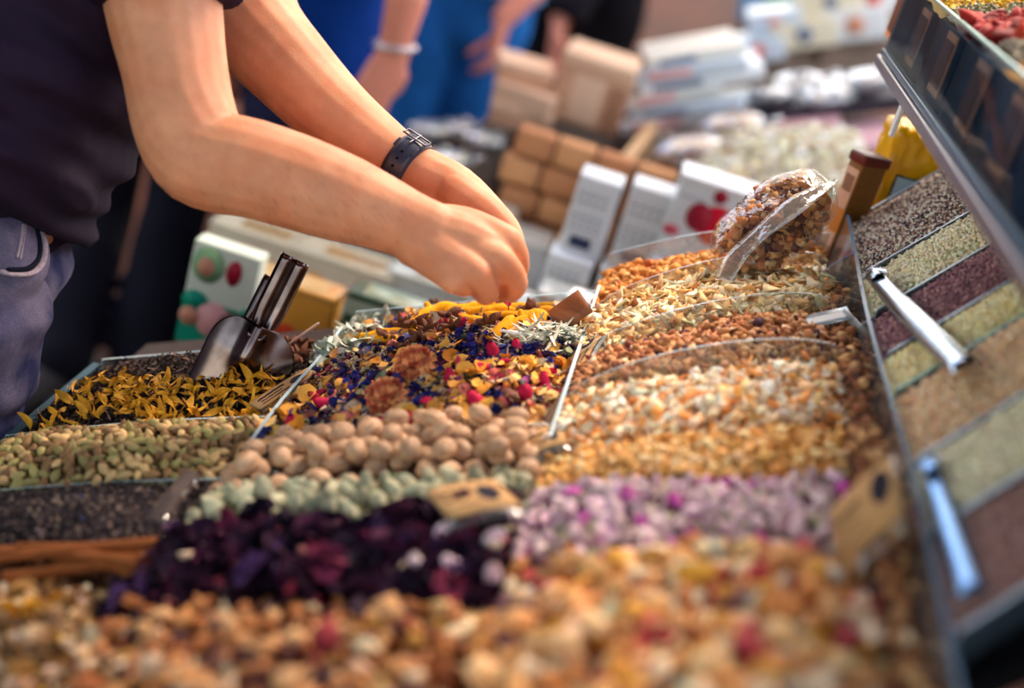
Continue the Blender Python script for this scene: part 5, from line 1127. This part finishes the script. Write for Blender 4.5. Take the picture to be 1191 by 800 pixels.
pl = mesh_obj('wooden_plank', *xf(bbox(0, Lp, -.012, .012, -.030, .030, .003), Mp, 1, Pa), mat('light_wood', (214, 176, 134), .6, var=.1, vscale=20, stretch=(1, 8, 8))); recenter(pl, Pa); tag(pl, 'light wooden plank slanting down between the brown blocks and the white packs', 'plank')
# kraft boxes on top
b = UB('kraft_box', 'large kraft box with a pale label on top of the crate', 'box', 636, 134, 2.80, 80, 72, .16, kb, rise=True); b.patch('pale_label', .22, .66, .06, .74, kbl); b.patch('painted_shade_side', .74, .98, .02, .70, kbd); b.lid(kbl, .05)  # darker kraft patch paints a shadowed side onto the box front
for i, (px, py, w, h, ya, lb) in enumerate([(566, 142, 70, 22, .1, 'flat kraft box, lowest of the three on the left'), (570, 118, 68, 22, -.15, 'flat kraft box, middle of the three on the left'), (576, 96, 62, 24, .2, 'flat kraft box, topmost of the three on the left')]):
    b = UB('flat_kraft_box', lb, 'box', px, py, 2.78, w, h, .12, [kb, kbl, kb][i], yaw=ya, rise=(i == 0)); b.lid(kbl, .08)
# white flat packs
for i in range(6):
    nm = ['lowest', 'second', 'third', 'fourth', 'fifth', 'topmost'][i]
    b = UB('flat_pack', 'pale flat pack, %s of the slanting pile right of the kraft box' % nm, 'pack', 722 + i * 5 + (i % 2) * 9, 158 - i * 15, 2.85, 138 - (i % 3) * 16, 13, .16, [white, mat('pale_blue_pack', (196, 208, 218), .4), mat('warm_white_pack', (224, 218, 204), .5)][i % 3], yaw=[.12, -.1, .2][i % 3], tilt=.44, rise=(i == 0)); b.patch('printed_band', .1, .5, .2, .8, greyt if i % 2 else pink)
cello = clear_mat('crisp_cellophane', (240, 242, 244), .22, .60, .12, .06, (220, 226, 232), .35, 30)
def cello_bag(label, c, rx, ry, rz, pal, tilt=0.0, n=120, size=(.012, .024), group=None, protos=None, cat='bag'):
    c = np.asarray(c, float); e = empty('filled_bag', c - np.array([0, 0, rz])); tag(e, label, cat, group); Mt = rotm(0, -tilt, random.uniform(-.4, .4))
    def sh(k): 
        v, f = sphere((0, 0, 0), 1, 36, 22); v = np.sign(v) * np.abs(v) ** .8 * np.array([rx, ry, rz]) * k
        v = np.array([p * (1 + .12 * mnoise.noise(Vector(p) * 26)) for p in v]); return v @ Mt.T + c, f
    child('film', sh(1.05), cello, e); q = rng.normal(0, 1, (n, 3)); q /= np.linalg.norm(q, axis=1, keepdims=True); q = q * np.array([rx, ry, rz]) * rng.uniform(.6, .93, (n, 1))
    V, Fa, C = scatter(protos or CRUMB, q @ Mt.T + c, rand_rots(n, 1.5), rng.uniform(size[0], size[1], n), palette(n, pal)); sv, sf_ = sh(.78); V, Fa, C = merge((V, Fa, C), (sv, sf_, lin(pal[0][0]) * .8))
    o = mesh_obj('contents', V, Fa, DRYB, col=C); o.parent = e; o.location = -e.location; o['kind'] = 'stuff'
    tie = child('gathered_neck', tube([c + Mt @ np.array([rx * .95, 0, 0]), c + Mt @ np.array([rx * 1.25, 0, .01]), c + Mt @ np.array([rx * 1.5, 0, .012])], [(.012, .012), (.006, .006), (.02, .004)], 12, 3), cello, e); return e
BR = [((176, 110, 58), 3), ((206, 144, 84), 2), ((120, 70, 44), 2)]
cello_bag('bag of orange brown dried fruit left of the cream heap, nearer one', P(800, 180, 2.60), .065, .06, .035, BR, .45); cello_bag('bag of orange brown dried fruit left of the cream heap, farther one', P(850, 152, 2.75), .065, .06, .035, BR, .45)
GL = [((150, 156, 166), 3), ((196, 200, 204), 2), ((90, 92, 110), 2), ((170, 140, 120), .8)]
for i, (px, py, d) in enumerate([(893, 112, 2.9), (930, 96, 3.0), (962, 112, 2.85), (995, 96, 2.9), (1022, 92, 2.8)]):
    cello_bag('glinting clear bag, %s from the left in the row before the shelf' % ['first', 'second', 'third', 'fourth', 'fifth'][i], P(px, py, d), .055, .05, .018, GL, .4, group='glinting bags')
GR = [((214, 214, 204), 3), ((60, 140, 96), 1), ((226, 190, 180), 1.5), ((190, 60, 60), .5)]
for i, (px, py, d) in enumerate([(500, 152, 2.9), (536, 150, 2.95), (566, 162, 2.8), (520, 186, 2.6)]):
    cello_bag('small shiny pale bag, %s from the watch towards the brown blocks' % ['first', 'second', 'third', 'fourth', 'fifth', 'sixth', 'seventh'][i], P(px, py, d), .042, .045, .018, GR, .2, n=60, group='shiny pale bags'); riser(P(px, py, d)[0] - .03, P(px, py, d)[0] + .03, P(px, py, d)[1] - .03, P(px, py, d)[1] + .03, P(px, py, d)[2] - .03)
# cream heap
zcr = lambda x: .842 + .40 * (np.asarray(x, float) - .22)
hCream = Heap(.10, .37, 2.20, 2.72, A=.05, base=.0, seed=50, noise=.006, zf=zcr)
heap_obj('cream_flakes', 'large heap of cream white flakes behind the bag of granola', 'dried flakes', hCream, [(PETAL, 3000, (.012, .024), .8, .003, .006, [((244, 234, 206), 4), ((232, 212, 170), 2), ((248, 242, 226), 3), ((206, 160, 116), .5)])], (226, 212, 180), DRYB)
child('flake_tray', (np.array([[x, y, zcr(x) - d] for d in (.01, .03) for y in (2.19, 2.73) for x in (.095, .375)]), box(0, 1, 0, 1, 0, 1)[1]), risem, back, smooth=False)
riser(.10, .37, 2.20, 2.72, zcr(.10) - .032)
for i, (px, py, d, w, h, lb, m) in enumerate([(905, 168, 2.78, 70, 18, 'dusky pink pack behind the cream heap, first from the left', mat('dusky_pink_pack', (196, 150, 158), .5)), (962, 176, 2.78, 70, 18, 'dusky pink pack behind the cream heap, second from the left', mat('rose_pack', (206, 160, 166), .5)), (985, 196, 2.6, 60, 22, 'dusky pink pack next to the yellow packet', mat('dusky_pink_pack'))]):
    b = UB('pink_pack', lb, 'pack', px, py, d, w, h, .10, m, yaw=.1 * i, tilt=.42); b.patch('printed_band', .2, .7, .3, .6, mat('mauve_print', (150, 104, 116), .5))
b = UB('dark_tray', 'dark tray under the glinting bags', 'tray', 878, 146, 2.85, 170, 14, .16, mat('dark_tray', (52, 44, 56), .5), tilt=.42)
# pale packs on the far right slope
for i, (px, py, w, h, lb, mm) in enumerate([(800, 82, 60, 20, 'pale pack with a pink mark beside the flat packs', pink), (852, 76, 58, 24, 'white pack with a red orange mark on the far slope', brt), (900, 62, 70, 30, 'bluish white pack on the far slope, middle', greyt), (958, 52, 70, 34, 'bluish white pack on the far slope near the shelf', mat('peach_print')), (870, 44, 60, 24, 'cream pack on the upper far slope', pink), (930, 22, 70, 26, 'white pack on the uppermost far slope', greyt), (990, 16, 50, 28, 'peach pack at the upper end of the far slope', brt)]):
    b = UB('goods_pack', lb, 'pack', px, py, 3.5, w, h, .16, [white, mat('icy_pack', (206, 218, 230), .35), pale][i % 3], yaw=.1 * (i % 3 - 1), tilt=.42); b.oval('printed_spot', .5, .5, .3, .3, mm)
b = UB('teal_box', 'blue and teal box at the top edge beyond the pale packs', 'box', 858, 22, 4.2, 54, 34, .16, mat('sky_blue_box', (90, 150, 200), .4), tilt=.2); b.patch('teal_panel', .5, .98, .2, .95, teal)
b = UB('red_pouch', 'dark red pouch behind the tall olive carton', 'pouch', 918, 300, 1.74, 44, 60, .03, mat('crimson_pouch', (166, 20, 44), .4)); b.patch('grey_top', .05, .95, .55, .95, mat('grey_pouch', (110, 110, 122), .4))
riser(.20, .262, 1.61, 1.74, zb - .002); riser(.266, .36, 1.62, 1.74, B2[2] - .002)

# ------------------------------------------------------------------ unseen awning added to shade the customers' side and the near heaps
aw = empty('added_shade_awning', (-1.6, -.4, 2.3)); tag(aw, 'dark canvas awning on poles, out of view, added to shade the aisle side of the stand', 'awning')
child('canvas', thick(grid(12, 12, lambda u, v: (.2 + .38 * u, -3.2 + 5.0 * v, 2.5 - .03 * math.sin(PI * u) * math.sin(PI * v))), .004), mat('dark_canvas', (66, 54, 58), .9), aw)
child('canvas', thick(grid(12, 12, lambda u, v: (-3.8 + 4.0 * u, -3.2 + 5.25 * v, 2.5 - .05 * math.sin(PI * u) * math.sin(PI * v))), .004), mat('dark_canvas', (66, 54, 58), .9), aw)
for x, y in ((-3.7, -3.1), (-3.7, 1.95), (.52, -3.1), (.52, -1.6), (-1.9, 2.0)): child('pole', tube([(x, y, 0), (x, y, 2.52)], .018, 12, 1, round_ends=False), mat('pole_grey', (90, 90, 96), .4, metal=.6), aw)
# ------------------------------------------------------------------ unseen translucent canopy added to soften the light on the far goods
cm = bpy.data.materials.new('translucent_canvas'); cm.use_nodes = True; cn = cm.node_tree; cb = cn.nodes['Principled BSDF']; cb.inputs['Base Color'].default_value = rgba((226, 220, 206)); cb.inputs['Roughness'].default_value = .9
tl = cn.nodes.new('ShaderNodeBsdfTranslucent'); tl.inputs['Color'].default_value = rgba((236, 228, 212)); mxs = cn.nodes.new('ShaderNodeMixShader'); mxs.inputs['Fac'].default_value = .6
cn.links.new(cb.outputs[0], mxs.inputs[1]); cn.links.new(tl.outputs[0], mxs.inputs[2]); cn.links.new(mxs.outputs[0], cn.nodes['Material Output'].inputs['Surface'])
cp = empty('added_softening_canopy', (.4, 3.9, 2.4)); tag(cp, 'pale cloth canopy on four poles, out of view, added to soften light on the boxed goods', 'canopy')
child('canvas', grid(12, 12, lambda u, v: (-.9 + 2.6 * u, 2.55 + 2.7 * v, 2.5 - .05 * math.sin(PI * u) * math.sin(PI * v))), cm, cp)
for x, y in ((.9, 2.6), (1.65, 5.2), (.9, 5.2), (1.65, 2.6)): child('pole', tube([(x, y, 0), (x, y, 2.51)], .016, 12, 1, round_ends=False), mat('pole_grey', (90, 90, 96), .4, metal=.6), cp)
# ------------------------------------------------------------------ light: high hazy sun from behind right, open sky
w = bpy.data.worlds.new('World'); scene.world = w; w.use_nodes = True; nt = w.node_tree; bg = nt.nodes['Background']
sky = nt.nodes.new('ShaderNodeTexSky'); sky.sky_type = 'NISHITA'; sky.sun_disc = False; sky.sun_elevation = math.radians(58); sky.sun_rotation = math.radians(20); sky.air_density = 1.2; sky.dust_density = 2.5; sky.ozone_density = 1.5
tn = nt.nodes.new('ShaderNodeMix'); tn.data_type = 'RGBA'; tn.blend_type = 'MULTIPLY'; tn.inputs['Factor'].default_value = 1.0; tn.inputs['B'].default_value = (1.0, .84, .70, 1)
nt.links.new(sky.outputs['Color'], tn.inputs['A']); nt.links.new(tn.outputs['Result'], bg.inputs['Color']); bg.inputs['Strength'].default_value = SKY
s = bpy.data.lights.new('sun', 'SUN'); s.energy = SUN; s.angle = math.radians(22); s.color = (1.0, .84, .66); so = bpy.data.objects.new('sun', s); COL.objects.link(so)
so.rotation_euler = Vector((.30, .62, 1.05)).to_track_quat('Z', 'Y').to_euler(); so.location = (1, 3, 4)
vs = scene.view_settings; scene.display_settings.display_device = 'sRGB'; vs.view_transform = 'Standard'; vs.look = 'None'; vs.gamma = 1.0; vs.use_curve_mapping = False; vs.exposure = EXPO
